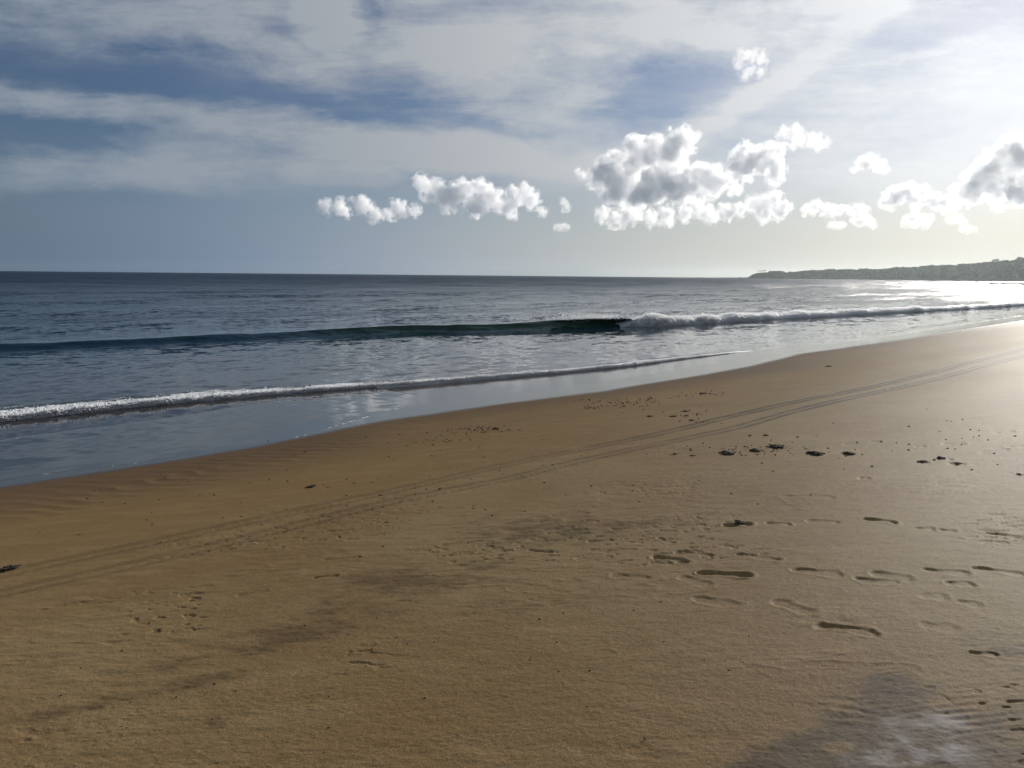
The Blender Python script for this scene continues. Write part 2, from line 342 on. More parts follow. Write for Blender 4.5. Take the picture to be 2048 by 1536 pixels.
def build_sand():
    inv = np.linspace(1 / 1.9, 1 / 90.0, 900)
    radii = np.concatenate([[0.05, 0.3, 0.7, 1.1, 1.5], 1 / inv, [110, 140, 200, 300, 500, 900]])
    X, Y, F = polar(radii, 0.058, 41)
    t, n = to_tn(X, Y); r = np.hypot(X, Y)
    z = base_z(t, n)
    d = wet_line(t) - n                 # metres inland from the wet line
    dry = ss(d, 0.0, 1.5)
    # broad, gentle relief, then wind and swash relief that dies out at the wet line
    z = ground_z(t, n)
    rough_patch = ss(fbm2(X * .55 + 3, Y * .8, 4, 21), -0.05, 0.35) * ss(d, 3.0, 6.5)
    fine = fbm2(X * 5, Y * 13, 4, 31, .6)
    z = z + 0.0055 * fine * rough_patch * ss(9.0 - r, 0, 6) + 0.0022 * ss(14 - r, 0, 6) * fbm2(X * 9, Y * 20, 3, 41, .6) * ss(d, 2, 5)
    pm = ss(fbm2(X * .9 + 11, Y * 1.3 + 4, 4, 23), .02, .30) * ss(d, 4, 6)
    z = z - 0.0062 * ss(n2(X * 13 + n2(X * 5, Y * 5, 26), Y * 34, 24) + .4 * n2(X * 30, Y * 60, 25), .42, .72) * pm * ss(9 - r, 0, 4)
    ridg = 1 - np.abs(fbm2(X * 3.2 + .5 * n2(X * 2, Y * 2, 7), Y * 9, 3, 51)) * 3.2
    z = z + 0.0035 * np.clip(ridg, 0, 1) ** 2 * ss(14 - r, 0, 6) * ss(fbm2(X * .8, Y * .9, 3, 61), 0.0, 0.3) * ss(d, 4, 7)
    z = z + 0.0012 * fbm2(X * 45, Y * 70, 2, 71) * ss(6 - r, 0, 3)
    # swash ripples just above the wet line, oblique to it
    rp = ss(d, 0.35, 0.9) * ss(3.4 - d, 0, 1.6) * ss(t, -3, 1) * ss(16 - t, 0, 7) * (0.35 + 0.65 * ss(fbm2(t * .7, n * 1.2, 2, 81), -.3, .35))
    ph = (t * 0.93 + n * 0.36) * 11.0 + 3.4 * fbm2(t * .9, n * .9, 3, 91)
    z = z + 0.0130 * rp * ((1 - 1.6 * np.abs(np.sin(ph))) * .7 + .5 * n2(t * 2.1, n * 9, 93))
    rp2 = ss(fbm2(X * .5 + 9, Y * .6 + 2, 3, 101), 0.02, 0.25) * ss(5.5 - X, 0, 3) * ss(d, 4, 5.5) * ss(11 - d, 0, 2)
    z = z + 0.0008 * rp2 * np.sin((n * .9 + t * .25) * 55 + 5 * fbm2(X, Y, 3, 111))
    # erosion feathers round the dark patch at the lower right
    ex, ey = on_sand(1870, 1410); q = np.exp(-(((X - ex) / .22) ** 2 + ((Y - ey) / .30) ** 2))
    z = z + 0.0024 * q * np.sin(Y * 150 + 5 * fbm2(X * 5, Y * 5, 2, 121) - X * 25) * ss(fbm2(X * 9, Y * 9, 2, 122), -.5, .4)
    ex, ey = on_sand(1690, 1425); q = np.exp(-(((X - ex) / .10) ** 2 + ((Y - ey) / .07) ** 2))
    z = z + 0.0024 * q * np.sin(Y * 110 + X * 40 + 4 * fbm2(X * 7, Y * 7, 2, 123))
    # scarp line of the little stream at the bottom
    # tyre tracks: each a pair of pressed bands with chevron tread
    for ti, (pts, sd) in enumerate(((TRACK_A, 3), (TRACK_B, 4))):
        cv = sand_curve(pts); e = n - cv(t) + 0.012 * n2(t * 1.3, t * 0, 131 + ti)
        band = ss(0.135 - np.abs(e), 0, 0.03)
        edge = np.exp(-((np.abs(e) - 0.092) / 0.030) ** 2)
        str_ = 0.65 + 0.35 * n2(t * .8, t * 0 + 5, 133 + ti)
        ch = np.sin(2 * np.pi * (t / 0.085 + np.abs(e) / 0.12) + 1.5 * n2(t * 3, n * 3, 135))
        z = z - str_ * (0.45 + .55 * ss(t, 6, 12)) * (1 - .75 * ss(t, 13, 20)) * (0.005 * band + 0.011 * edge * (0.6 + .4 * ss(t, 8, 16)) + 0.0022 * band * ch * (1 - .6 * ss(t, 8, 16))) + 0.003 * np.exp(-((np.abs(e) - 0.16) / 0.03) ** 2) * str_ * ss(12 - t, 0, 5)
    ea, eb = (np.clip(n - sand_curve(q_)(t), -.6, .6) for q_ in (TRACK_A, TRACK_B)); tshade = (0.30 + .70 * ss(t, 5, 12))
    def press(p0, p1, depth, hw, tread=False, seed=0):
        nonlocal z
        a = np.array(on_sand(*p0)); b = np.array(on_sand(*p1)); c = (a + b) / 2; L = np.linalg.norm(b - a); dr = (b - a) / L
        sel = np.nonzero(((X - c[0]) ** 2 + (Y - c[1]) ** 2) < (L * .5 + hw * 3) ** 2)
        if len(sel[0]) == 0: return
        x = X[sel] - a[0]; y = Y[sel] - a[1]; s = (x * dr[0] + y * dr[1]); w = -x * dr[1] + y * dr[0]
        w = w + 0.012 * n2(x * 11, y * 11, 200 + seed) + .005 * n2(x * 40, y * 40, 210 + seed)
        sc_ = s / L
        rk = np.random.default_rng(500 + seed); half = hw * (rk.uniform(.72, .95) - rk.uniform(.02, .20) * np.exp(-((sc_ - rk.uniform(.35, .5)) / .2) ** 2) + rk.uniform(.05, .3) * ss(sc_, .4, .8)) * (1 + .22 * n2(s * 18, w * 0 + seed, 7)); w = w + rk.uniform(-.25, .25) * hw * 3 * (sc_ - .5) ** 2 * 2
        cap = np.maximum(np.maximum(half * .9 - s, s - (L - half * .9)), 0)
        k = np.hypot(w, cap) / half
        dz = -depth * ss(1.15 - k, 0, 0.62) * (1 + .35 * np.cos(2 * np.pi * (sc_ - .12))) + depth * .34 * np.exp(-((k - 1.35) / .28) ** 2) * (0.6 + .6 * n2(x * 9, y * 9, 300 + seed))
        if tread: dz = dz * .5 + 0.0022 * ss(1.0 - k, 0, .3) * np.sin(s * 300 + 2 * n2(x * 20, y * 20, 5)) * np.sin(w * 240)
        z[sel] += dz
    for i, (a, b, dp, hw) in enumerate(PRINTS): press(a, b, dp * (0.54 if dp > .019 else .42 if dp > .012 else .62), hw * 1.05, seed=i)
    for i, (a, b) in enumerate(TREAD): press(a, b, .007, .036, True, 80 + i)
    # masks
    edge_n = 0.10 * fbm2(t * .6, n * .6, 3, 141)
    wet = ss(0.10 - d + edge_n, -0.28, 0.22)
    damp = ss(3.6 - d + 1.2 * fbm2(t * .25, n * .4, 3, 151), 0, 3.6) * 0.95
    pale = ss(d + 1.6 * fbm2(t * .2, n * .5, 4, 161), 4.2, 7.2)
    def spot(px, py, a, b, ang):
        sx, sy = on_sand(px, py); ca, sa = math.cos(R(ang)), math.sin(R(ang)); x = X - sx; y = Y - sy
        return np.exp(-(((x * ca + y * sa) / a) ** 2 + ((-x * sa + y * ca) / b) ** 2))
    nz = 1 + 1.1 * fbm2(X * 3, Y * 4, 4, 171, .6)
    dark = (spot(1790, 1370, .12, .12, 0) * .8 + spot(1780, 1420, .18, .16, 0) + spot(1850, 1500, .24, .15, 0) + spot(2020, 1440, .18, .20, 0) * .55 + spot(1610, 1480, .20, .05, 25)
            + spot(1540, 1535, .10, .08, 0) + spot(1980, 1540, .5, .14, 0) + spot(2030, 1300, .20, .18, 0) * .45 + spot(1700, 1530, .25, .1, 0) * .7) * nz
    dark = dark + (spot(560, 1275, .60, .13, 28) * .55 + spot(330, 1380, .42, .06, 26) * .62 + spot(700, 1200, .6, .2, 25) * .42 + spot(1150, 1060, .8, .3, 0) * .5 + spot(850, 1150, .7, .2, 10) * .35 + spot(400, 1440, .16, .08, 0) * .35
            + spot(310, 1195, .2, .12, 0) * .3 + spot(150, 1420, .3, .07, 25) * .3) * np.clip(nz * 1.3, 0, 2)
    dark = dark + 0.22 * ss(fbm2(X * .7 + 5, Y * 1.3 + 1, 5, 181, .6), .12, .5) * ss(d, 4, 7)
    dn = fbm2(X * 7, Y * 11, 6, 185, .72); dark = .85 * ss(dark + .85 * dn * (dark > .04) * np.clip(dark * 4, 0, 1), .10, .95)
    slate = np.clip(2.2 * spot(1850, 1480, .75, .42, 0), 0, 1)
    z = z + .0050 * fbm2(X * 9, Y * 24, 4, 187, .62) * np.clip(dark * 1.5, 0, 1) * (1 - .5 * slate)
    salt = (spot(1840, 1500, .24, .10, 10) + spot(1880, 1440, .10, .07, 0) * .8 + spot(1760, 1440, .10, .06, 0) * .5) * ss(fbm2(X * 6 + .6 * fbm2(X * 9, Y * 9, 3, 195), Y * 9, 5, 191, .6), -.25, .35) * 1.3
    V = np.stack([X, Y, z], -1).reshape(-1, 3)
    F = np.vstack([F])
    o = mesh_obj('beach_sand', V, F, sand_material(), attrs=dict(wet=wet, damp=np.clip(damp, 0, 1), pale=pale, dark=np.clip(dark, 0, 1), slate=slate, track_a=ea, track_b=eb, track_shade=tshade, salt=np.clip(salt, 0, 1)))
    tag(o, kind='structure')
    return o
build_sand()

# ------------------------------------------------------------------ water
def water_material():
    mt, g, b = mat_new('sea_water')
    p = g.pos(); chop = g.attr('chop'); foam = g.attr('foam'); green = g.attr('green'); shal = g.attr('shallow')
    pt = g.mapping(p, rot=(0, 0, R(-45)), scale=(1, 1, 1))        # x along the shore, y out to sea
    def comp(sc, st, det, rough):
        v = g.noise(g.mapping(pt, scale=(sc * st, sc, sc)), 1.0, det, rough, col=True)
        return g.vm('SUBTRACT', v, (0.5, 0.5, 0.5))
    a = g.vm('SCALE', comp(0.9, 0.45, 3, 0.6), sc=0.60)
    b2 = g.vm('SCALE', comp(4.2, 0.5, 4, 0.65), sc=0.85)
    big = g.ramp(g.noise(g.mapping(pt, scale=(.012, .06, 1)), 1.0, 5, 0.65), 0.36, 0.64, 0.4, 1.35)
    a = g.vm('ADD', a, g.vm('SCALE', comp(0.13, 0.4, 3, 0.6), sc=g.math('MULTIPLY', g.attr('open'), 0.7)))
    s = g.vm('SCALE', g.vm('ADD', a, b2), sc=g.math('MULTIPLY', chop, big))
    s = g.vm('MULTIPLY', s, (1, 1, 0))
    N = g.vm('NORMALIZE', g.vm('ADD', g.n.new('ShaderNodeNewGeometry').outputs['Normal'], s))
    g.l.new(N, b.inputs['Normal'])
    c = g.mix(green, (0.010, 0.026, 0.040, 1), (0.015, 0.042, 0.030, 1))
    c = g.mix(shal, c, (0.034, 0.030, 0.030, 1))
    # lace foam where the foam mask is high
    cells = g.n.new('ShaderNodeTexVoronoi'); cells.feature = 'DISTANCE_TO_EDGE'
    wp = g.vm('ADD', pt, g.vm('SCALE', g.noise(pt, 3, 3, .6, col=True), sc=0.35))
    g.l.new(g.mapping(wp, scale=(2.2, 4.2, 1)), cells.inputs['Vector']); cells.inputs['Scale'].default_value = 1.6
    lace = g.math('SUBTRACT', 1.0, g.ramp(cells.outputs['Distance'], 0.0, 0.22))
    speck = g.noise(g.mapping(pt, scale=(6, 14, 6)), 1.0, 5, 0.7)
    fm = g.math('ADD', g.math('MULTIPLY', lace, 0.45), g.math('MULTIPLY', speck, 0.75))
    fmask = g.ramp(g.math('ADD', fm, foam), 1.12, 1.28)
    c = g.mix(fmask, c, (0.72, 0.74, 0.75, 1))
    g.l.new(c, b.inputs['Base Color'])
    g.l.new(g.math('ADD', g.math('ADD', g.math('MULTIPLY', fmask, 0.5), 0.06), g.math('MULTIPLY', g.attr('open'), 0.20)), b.inputs['Roughness'])
    b.inputs['IOR'].default_value = 1.333
    # the open sea is rough below the size of any facet: part of its face shows the dark body of the water, not the sky
    df = g.n.new('ShaderNodeBsdfDiffuse'); df.inputs['Color'].default_value = (0.008, 0.024, 0.050, 1)
    mx = g.n.new('ShaderNodeMixShader'); g.l.new(g.math('MULTIPLY', g.attr('open'), 0.62), mx.inputs[0])
    g.l.new(b.outputs[0], mx.inputs[1]); g.l.new(df.outputs[0], mx.inputs[2]); g.l.new(mx.outputs[0], g.n['Material Output'].inputs['Surface'])
    return mt
WATER = water_material()

def foam_material(name='sea_foam', sss=0.6):
    mt, g, b = mat_new(name)
    p = g.pos(); cov = g.attr('cover')
    sp = g.noise(p, 22, 5, 0.72)
    m_ = g.ramp(g.math('ADD', sp, g.math('SUBTRACT', cov, 0.5)), 0.46, 0.58)
    c = g.mix(m_, (0.05, 0.06, 0.06, 1), (0.96, 0.97, 0.98, 1))
    g.l.new(m_, b.inputs['Subsurface Weight']); b.inputs['Subsurface Radius'].default_value = (1, 1, 1); b.inputs['Subsurface Scale'].default_value = sss
    g.l.new(c, b.inputs['Base Color']); g.l.new(g.math('ADD', g.math('MULTIPLY', m_, .45), .08), b.inputs['Roughness'])
    b.inputs['IOR'].default_value = 1.33
    bp = g.n.new('ShaderNodeBump'); bp.inputs['Distance'].default_value = 0.05; bp.inputs['Strength'].default_value = 0.8
    g.l.new(g.noise(p, 30, 4, 0.7), bp.inputs['Height']); g.l.new(bp.outputs[0], b.inputs['Normal'])
    tr = g.n.new('ShaderNodeBsdfTranslucent'); tr.inputs['Color'].default_value = (0.95, 0.96, 0.96, 1); g.l.new(bp.outputs[0], tr.inputs['Normal'])
    mx = g.n.new('ShaderNodeMixShader'); g.l.new(g.math('MULTIPLY', m_, 0.12), mx.inputs[0])
    g.l.new(b.outputs[0], mx.inputs[1]); g.l.new(tr.outputs[0], mx.inputs[2]); g.l.new(mx.outputs[0], g.n['Material Output'].inputs['Surface'])
    return mt
FOAM = foam_material()

WAVE_T = np.array([-30, 0, 8, 13, 16, 18, 23, 28, 31, 33, 35, 36.5, 40, 60, 110, 200])
WAVE_A = np.array([.10, .24, .27, .30, .26, .33, .36, .42, .50, .56, .58, .55, .50, .50, .55, .5])
def wave_amp(t): return np.interp(t, WAVE_T, WAVE_A) * (1 + .10 * n2(t * .45, t * 0, 401))

rng = np.random.default_rng(4)
def chop_height(X, Y, lmin, lmax, num, spread=0.9, head=-2.35, seed=1):
    rg = np.random.default_rng(seed); z = np.zeros_like(X)
    for k in range(num):
        L = lmin * (lmax / lmin) ** rg.random(); th = head + spread * rg.normal(); A = 0.011 * L ** 0.9 / math.sqrt(num) * 2.2
        kx, ky = math.cos(th) * 2 * math.pi / L, math.sin(th) * 2 * math.pi / L
        z += A * np.sin(X * kx + Y * ky + rg.random() * 6.28)
    return z

def build_sea():
    inv = np.linspace(1 / 6.5, 1 / 150.0, 560)
    far = np.geomspace(152, 6900, 90)
    radii = np.concatenate([[0.5, 3, 5.5], 1 / inv, far])
    X, Y, F = polar(radii, 0.075, 41)
    t, n = to_tn(X, Y); r = np.hypot(X, Y)
    sand = base_z(t, n)
    b = n - bore_line(t); w = n - wave_line(t)
    fe = n - film_edge(t)
    outer = ss(w, -1.5, 3.0)
    quiet = ss(b, 0.0, 1.5) * (1 - outer)
    Z0 = 0.03 + 0 * X
    film = sand + 0.0015 + 0.022 * ss(fe, 0, 2.0)
    film = np.maximum(film, 0.004)
    film_z = np.maximum(film, np.where(b > -.5, Z0, -1.0) * ss(b, -.1, 0.6) - .2 * (1 - ss(b, -.1, .6)))
    z = np.where(fe > 0, film_z, sand + 0.0015 - 0.06 * ss(-fe, 0, 1.2) - .02 * np.clip(-fe, 0, .1) / .1)
    z = np.where(b > 0.4, np.maximum(Z0, sand + 0.02), z)
    fade = ss(260 - r, 0, 160)
    z = z + chop_height(X, Y, .4, 2.6, 46, seed=3) * outer * fade * ss(r, 8, 30) * .36
    z = z + chop_height(X, Y, .25, 1.6, 26, 1.0, seed=5) * quiet * .2
    z = z + chop_height(X, Y, .25, .9, 20, .5, seed=9) * ss(fe, .3, 2) * (1 - ss(b, -.5, 0)) * .12
    # long low swells coming in behind the breaking wave
    z = z + outer * (0.14 * np.sin((w - 9 + 2 * fbm2(t * .03, t * 0, 2, 411)) * 2 * np.pi / 19) * ss(w, 5, 12) * ss(120 - w, 0, 60)) * .8
    chop = 0.05 + 2.2 * outer + (0.22 - .08 * ss(t, 12, 24)) * quiet + 0.06 * ss(fe, .8, 3)
    chop = chop * (1 + .9 * ss(r, 60, 300))
    foam = 0.02 * quiet + 0.20 * np.exp(-((b - 2.0) / 1.6) ** 2) * ss(14 - t, 0, 8)
    foam = foam + .20 * np.exp(-((b - 4.8) / .5) ** 2) * ss(fbm2(t * .5, n * .5, 3, 421), -.1, .5) * ss(26 - t, 0, 10)
    foam = foam + .16 * ss(t, 40, 60) * ss(-w, .5, 3) * ss(b, 1.2, 3)
    lace = np.exp(-(fe / (.06 + .05 * ss(t, 24, 40) * r / 20)) ** 2) * ss(fbm2(t * 2.5, n * 2.5, 3, 431), -.15 - .25 * ss(t, 24, 30), .3) * (0.45 + .35 * ss(t, 24, 28) + .35 * np.exp(-((t - 8.8) / 1.6) ** 2))
    foam = np.clip(foam + lace, 0, 1)
    shallow = ss(-w - 1.0, 0, 8) * .85 + .15 * ss(-b, -.5, .5)
    green = 0.1 * np.exp(-((w - 1) / 3) ** 2)
    V = np.stack([X, Y, z], -1).reshape(-1, 3)
    o = mesh_obj('sea', V, F, WATER, attrs=dict(chop=chop, foam=foam, shallow=np.clip(shallow, 0, 1), green=green, open=np.clip(.18 * outer * ss(w, 2, 20) + .82 * ss(np.log10(np.maximum(w, 1)), 1.3, 2.7), 0, 1)))
    tag(o, kind='structure')
build_sea()

def icosphere(sub):
    import bmesh
    bm = bmesh.new(); bmesh.ops.create_icosphere(bm, subdivisions=sub, radius=1.0)
    V = np.array([v.co[:] for v in bm.verts]); F = np.array([[v.index for v in f.verts] for f in bm.faces]); bm.free(); return V, F
ICO1, ICOF1 = icosphere(1); ICO2, ICOF2 = icosphere(2); ICO3, ICOF3 = icosphere(3)
def strip_curve(line, tvals):
    """points, outward (seaward) direction along a shore-parallel line"""
    nn = line(tvals); dn = np.gradient(nn, tvals); X, Y = to_xy(tvals, nn)
    # tangent in xy: d/dt (t,n) = (1,dn)
    tx, ty = (1 - dn) * Q, (1 + dn) * Q; l = np.hypot(tx, ty)
    return X, Y, -ty / l, tx / l          # seaward normal

def build_wave():
    """the unbroken green face with its lip"""
    t = np.concatenate([np.linspace(-12, 6, 160), np.linspace(6, 20, 330)[1:], np.linspace(20, 36.2, 380)[1:]])
    X, Y, sx, sy = strip_curve(wave_line, t)
    A = wave_amp(t) * (1 - .75 * ss(t, 35.4, 36.3)); br = ss(t, 24, 34)
    soft = 1 - ss(t, 8, 24)
    Lf = 1.25 * soft + 0.75 * (1 - soft)                      # plan length of the front face
    m = 64; s = np.linspace(0, 1, m)
    sf = np.clip(s / 0.5, 0, 1)[None, :]; sb = np.clip((s - 0.5) / 0.5, 0, 1)[None, :]
    sm = 0.5 - 0.5 * np.cos(np.pi * sf)
    conc = sf ** 2.2
    zf = (soft[:, None] * sm + (1 - soft[:, None]) * (0.55 * sm + .45 * sf ** 1.1))
    xf = Lf[:, None] * (soft[:, None] * sf + (1 - soft[:, None]) * (sf * 1.5 - .5 * sf ** 3 * 1.0) / 1.0)
    # the lip leans over the face close to the break
    lean = ss(t, 29, 35.5)[:, None]
    xf = xf - lean * 0.62 * ss(sf, .55, 1.0) ** 1.3 * A[:, None] * 2.0
    zf = zf - lean * 0.16 * ss(sf, .90, 1.0)
    back = 5.0
    topx = xf[:, -1:]; 
    xb = topx + back * sb ** 1.2; zb = zf[:, -1:] * (1 - ss(sb, 0, 1)) + lean * .14 * np.exp(-((sb - .06) / .05) ** 2)
    isb = (s > 0.5)[None, :]
    xx = np.where(isb, xb, xf); zz = np.where(isb, zb, zf) * A[:, None]
    T = t[:, None] + 0 * xx
    zz = zz + 0.02 * fbm2(T * 1.2, xx * 2.5, 4, 501) * np.sin(np.pi * np.clip(s, 0, 1))[None, :]
    xx = xx + 0.22 * fbm2(T * .35, zz * 1.5, 3, 511) * np.sin(np.pi * sf) * (1 - isb) + 0.07 * fbm2(T * 1.6, zz * 6, 3, 512)
    z = 0.02 + zz - 0.05 * (s == 0)[None, :] - 0.05 * (s == 1)[None, :]
    PX = X[:, None] + sx[:, None] * xx; PY = Y[:, None] + sy[:, None] * xx
    V = np.stack([PX, PY, z], -1).reshape(-1, 3)
    F = grid_faces(len(t), m)
    front = (1 - isb) * ss(sf, 0, .25) * (1 - .4 * sb)
    green = front * (0.05 + .95 * ss(t, 12, 26)[:, None])
    chop = 0.25 + 0.75 * isb * ss(sb, .1, .6) + 0 * xx
    foam = lean * np.exp(-((s - .5) / .03) ** 2)[None, :] * .75 * ss(t, 32, 35)[:, None]
    root = bpy.data.objects.new('breaking_wave', None); C.objects.link(root)
    x0, y0 = to_xy(30.0, float(wave_line(30.0))); root.location = (x0, y0, 0)
    tag(root, 'long dark green wave rearing up and turning to white water at its right half', 'wave')
    o = mesh_obj('wave_face', V - np.array([x0, y0, 0]), F, WATER, root, attrs=dict(chop=chop, foam=foam, shallow=0 * xx, green=green))
    return root
wave_root = build_wave()

def whitewater(name, line, t, amp, front, back, seed, lump, parent=None, off=0.0, cover=None, m=70, z0=0.02, root0=(0, 0, 0), froth=(16000, .018, .05, .8), mat_=None):
    X, Y, sx, sy = strip_curve(line, t)
    s = np.linspace(0, 1, m)[None, :]
    ang = s * np.pi
    A = amp[:, None]; T = t[:, None] + 0 * s
    # a rolling front (steep, slightly overhanging), and a long back
    fr = np.clip(s / .45, 0, 1); bk = np.clip((s - .45) / .55, 0, 1)
    xx = np.where(s < .45, front * (1 - np.cos(fr * np.pi / 2)) - (.25 * A * np.sin(fr * np.pi) if lump > .1 else 0), front + back[:, None] * bk ** 1.3)
    zz = np.where(s < .45, A * np.sin(fr * np.pi / 2), A * (1 - ss(bk, 0, 1) * .96))
    nx = np.where(s < .45, -np.cos(fr * np.pi / 2), 0 * s); nz = np.where(s < .45, np.sin(fr * np.pi / 2), 1.0)
    k = 1.0 / lump
    cx, cy = to_tn(X, Y)
    bub = 1 - np.abs(fbm3(T * k * .8, xx * k, zz * k * 1.3, 5, seed, .68)) * 2.6
    wide = fbm3(T * k * .16, xx * k * .3, zz * 0, 3, seed + 9)
    disp = A * ((0.34 if lump > .1 else .62) * bub + 0.75 * wide) * (np.sin(np.pi * np.clip(s * 1.02, 0, 1)) ** .6)
    xx = xx + nx * disp; zz = zz + nz * disp * .8 * (1 - .6 * bk)
    if off: xx = xx + off
    z = z0 + zz - .06 * (s == 0) - .06 * (s == 1)
    PX = X[:, None] + sx[:, None] * xx; PY = Y[:, None] + sy[:, None] * xx
    cov = (1.0 - .5 * bk ** .8) + 0 * xx if cover is None else cover(T, s, bk, xx)
    V = np.stack([PX, PY, z], -1).reshape(-1, 3) - np.array(root0)
    F = grid_faces(len(t), m); cov = cov.reshape(-1)
    # froth: many small torn lumps riding on the front and crest
    rg = np.random.default_rng(seed); NL, rmin, rmax, tmax = froth
    ti = np.clip((rg.random(NL) ** 1.15 * (tmax * len(t))).astype(int), 2, len(t) - 3); si = np.clip((rg.beta(2.2, 3.2, NL) * .82 * m).astype(int), 2, m - 4)
    keep = A[ti, 0] > .015; ti, si = ti[keep], si[keep]
    P = V.reshape(len(t), m, 3)[ti, si] + rg.normal(size=(len(ti), 3)) * (.012 + .06 * A[ti]) * (1, 1, .8); P[:, 2] += .02 * A[ti, 0] + np.abs(rg.normal(size=len(ti))) * A[ti, 0] * .10
    r_ = (rg.uniform(rmin, rmax, len(ti)) * (.4 + .6 * rg.random(len(ti))) * np.clip(A[ti, 0] / A.max(), .35, 1))[:, None, None]
    LV = P[:, None, :] + ICO1[None] * r_ * (1 + .35 * rg.normal(size=(len(ti), len(ICO1), 1))) * (1, 1, .8)
    LF = ICOF1[None] + (np.arange(len(ti)) * len(ICO1))[:, None, None] + len(V)
    F3 = np.concatenate([F[:, [0, 1, 2]], F[:, [0, 2, 3]], LF.reshape(-1, 3)])
    V = np.concatenate([V, LV.reshape(-1, 3)]); cov = np.concatenate([cov, np.full(LV.shape[0] * LV.shape[1], 1.2)])
    return mesh_obj(name, V, F3, mat_, parent, attrs=dict(cover=cov))

tt = np.concatenate([np.linspace(34.7, 48, 400), np.linspace(48, 80, 420)[1:], np.linspace(80, 190, 500)[1:]])
amp = wave_amp(tt) * (.45 + .55 * ss(tt, 34.7, 36.3)) * (1 + .16 * np.exp(-((tt - 37.2) / 1.0) ** 2)) * .80 * (1 - .25 * ss(tt, 45, 90))
whitewater('white_water', wave_line, tt, amp, .45, 1.9 + 0 * tt, 601, .22, wave_root, cover=lambda T, s, bk, xx: 1.0 - .35 * bk + 0 * xx, root0=tuple(wave_root.location), mat_=FOAM)

tb = np.concatenate([np.linspace(-6, 12, 1100), np.linspace(12, 27.5, 700)[1:]])
ab = np.interp(tb, [-6, 2, 6, 8, 12, 16, 19, 22, 25, 27.5], [.060, .07, .075, .062, .052, .056, .06, .048, .03, .005])
bz = np.maximum(.008, base_z(tb, bore_line(tb) + .05) + .010)[:, None]
bb = np.interp(tb, [-6, 2, 6, 9, 12, 20, 27.5], [2.8, 2.6, 2.2, 1.7, 1.0, .9, .4])
def cvb(T, s, bk, xx):
    left = ss(10 - T, 0, 6)
    return np.where(s < .45, .98, .66 - .42 * bk + .32 * left * (1 - bk) + .40 * fbm2(T * 1.2, xx * 4, 4, 701)) + .15 * fbm2(T * .7, T * 0, 2, 702)
o = whitewater('surf_foam', bore_line, tb, ab, .06, bb, 611, .045, cover=cvb, m=84, z0=bz, off=-.09, froth=(40000, .007, .024, .97), mat_=foam_material('surf_froth', .05))
tag(o, 'small line of white foaming surf spilling onto the wet sand', 'surf')

# ------------------------------------------------------------------ headland
def simple_mat(name, col, col2=None, scale=1.0, rough=0.9, bump=0.0, bscale=20):
    mt, g, b = mat_new(name); p = g.pos()
    c = g.mix(g.ramp(g.noise(p, scale, 5, .65), .35, .65), col + (1,), (col2 or col) + (1,)); g.l.new(c, b.inputs['Base Color'])
    b.inputs['Roughness'].default_value = rough; b.inputs['Specular IOR Level'].default_value = .08
    if bump:
        bp = g.n.new('ShaderNodeBump'); bp.inputs['Distance'].default_value = bump
        g.l.new(g.noise(p, bscale, 5, .65), bp.inputs['Height']); g.l.new(bp.outputs[0], b.inputs['Normal'])
    return mt
M_EARTH = simple_mat('headland_earth', (0.07, 0.065, 0.045), (0.05, 0.06, 0.035), .02)
M_LEAF = simple_mat('foliage', (0.034, 0.036, 0.034), (0.05, 0.052, 0.046), .05)
M_TRUNK = simple_mat('bark', (0.12, 0.10, 0.08), (0.08, 0.065, 0.05), .8)
M_ROCK = simple_mat('dark_rock', (0.055, 0.05, 0.045), (0.09, 0.085, 0.075), .6, bump=.2, bscale=2)

RIDGE = [(1478,556.2),(1485,554.5),(1492,550),(1500,547.5),(1515,546.2),(1530,545.4),(1545,545),(1555,548.5),(1575,547.5),(1600,545.5),(1640,544),(1700,543.5),(1748,543),(1800,540),(1830,538),(1870,537.5),(1900,537),(1920,534.5),(1945,533),(1975,531),(2000,529),(2020,528),(2048,528.5),(2150,520),(2400,505),(2900,500)]
def head_frame(px):
    D = np.interp(px, [1478, 1600, 1750, 2048, 2900], [3100, 2900, 2500, 1750, 1100])
    hy = 541.1 + px * 0.00943
    return D, hy
def build_headland():
    px = np.linspace(1478, 2900, 900); top = np.interp(px, *zip(*RIDGE)); D, hy = head_frame(px)
    hgt = H + (hy - top) / FPX * D
    az = np.arctan2((px - 1024) * 1.0, FPX * math.cos(PITCH) + 0 * px)     # bearing
    rows = 16; s = np.linspace(0, 1, rows)
    dep = np.interp(px, [1478, 1520, 1700, 2048], [10, 60, 220, 420])
    rr = D[:, None] + dep[:, None] * s[None, :]
    prof = np.minimum(1, ss(s, 0, .55))[None, :]
    jit = fbm2(px[:, None] * .03 + 0 * rr, rr * .01, 4, 801)
    hh = hgt[:, None] * (prof * (1 - .15 * ss(s, .7, 1))[None, :]) * (1 + .10 * jit * (1 - prof)) - 0.6 + 2.2 * ss(s, 0, .08)[None, :]
    az = az[:, None] + 0 * rr
    V = np.stack([rr * np.sin(az), rr * np.cos(az), hh], -1)
    back = V[:, -1:, :].copy(); back[:, :, 2] = -2
    V = np.concatenate([V, back], 1)
    tag(mesh_obj('headland', V.reshape(-1, 3), grid_faces(len(px), rows + 1), M_EARTH), kind='structure')
    return px, V[:, :rows]
hp, hv = build_headland()

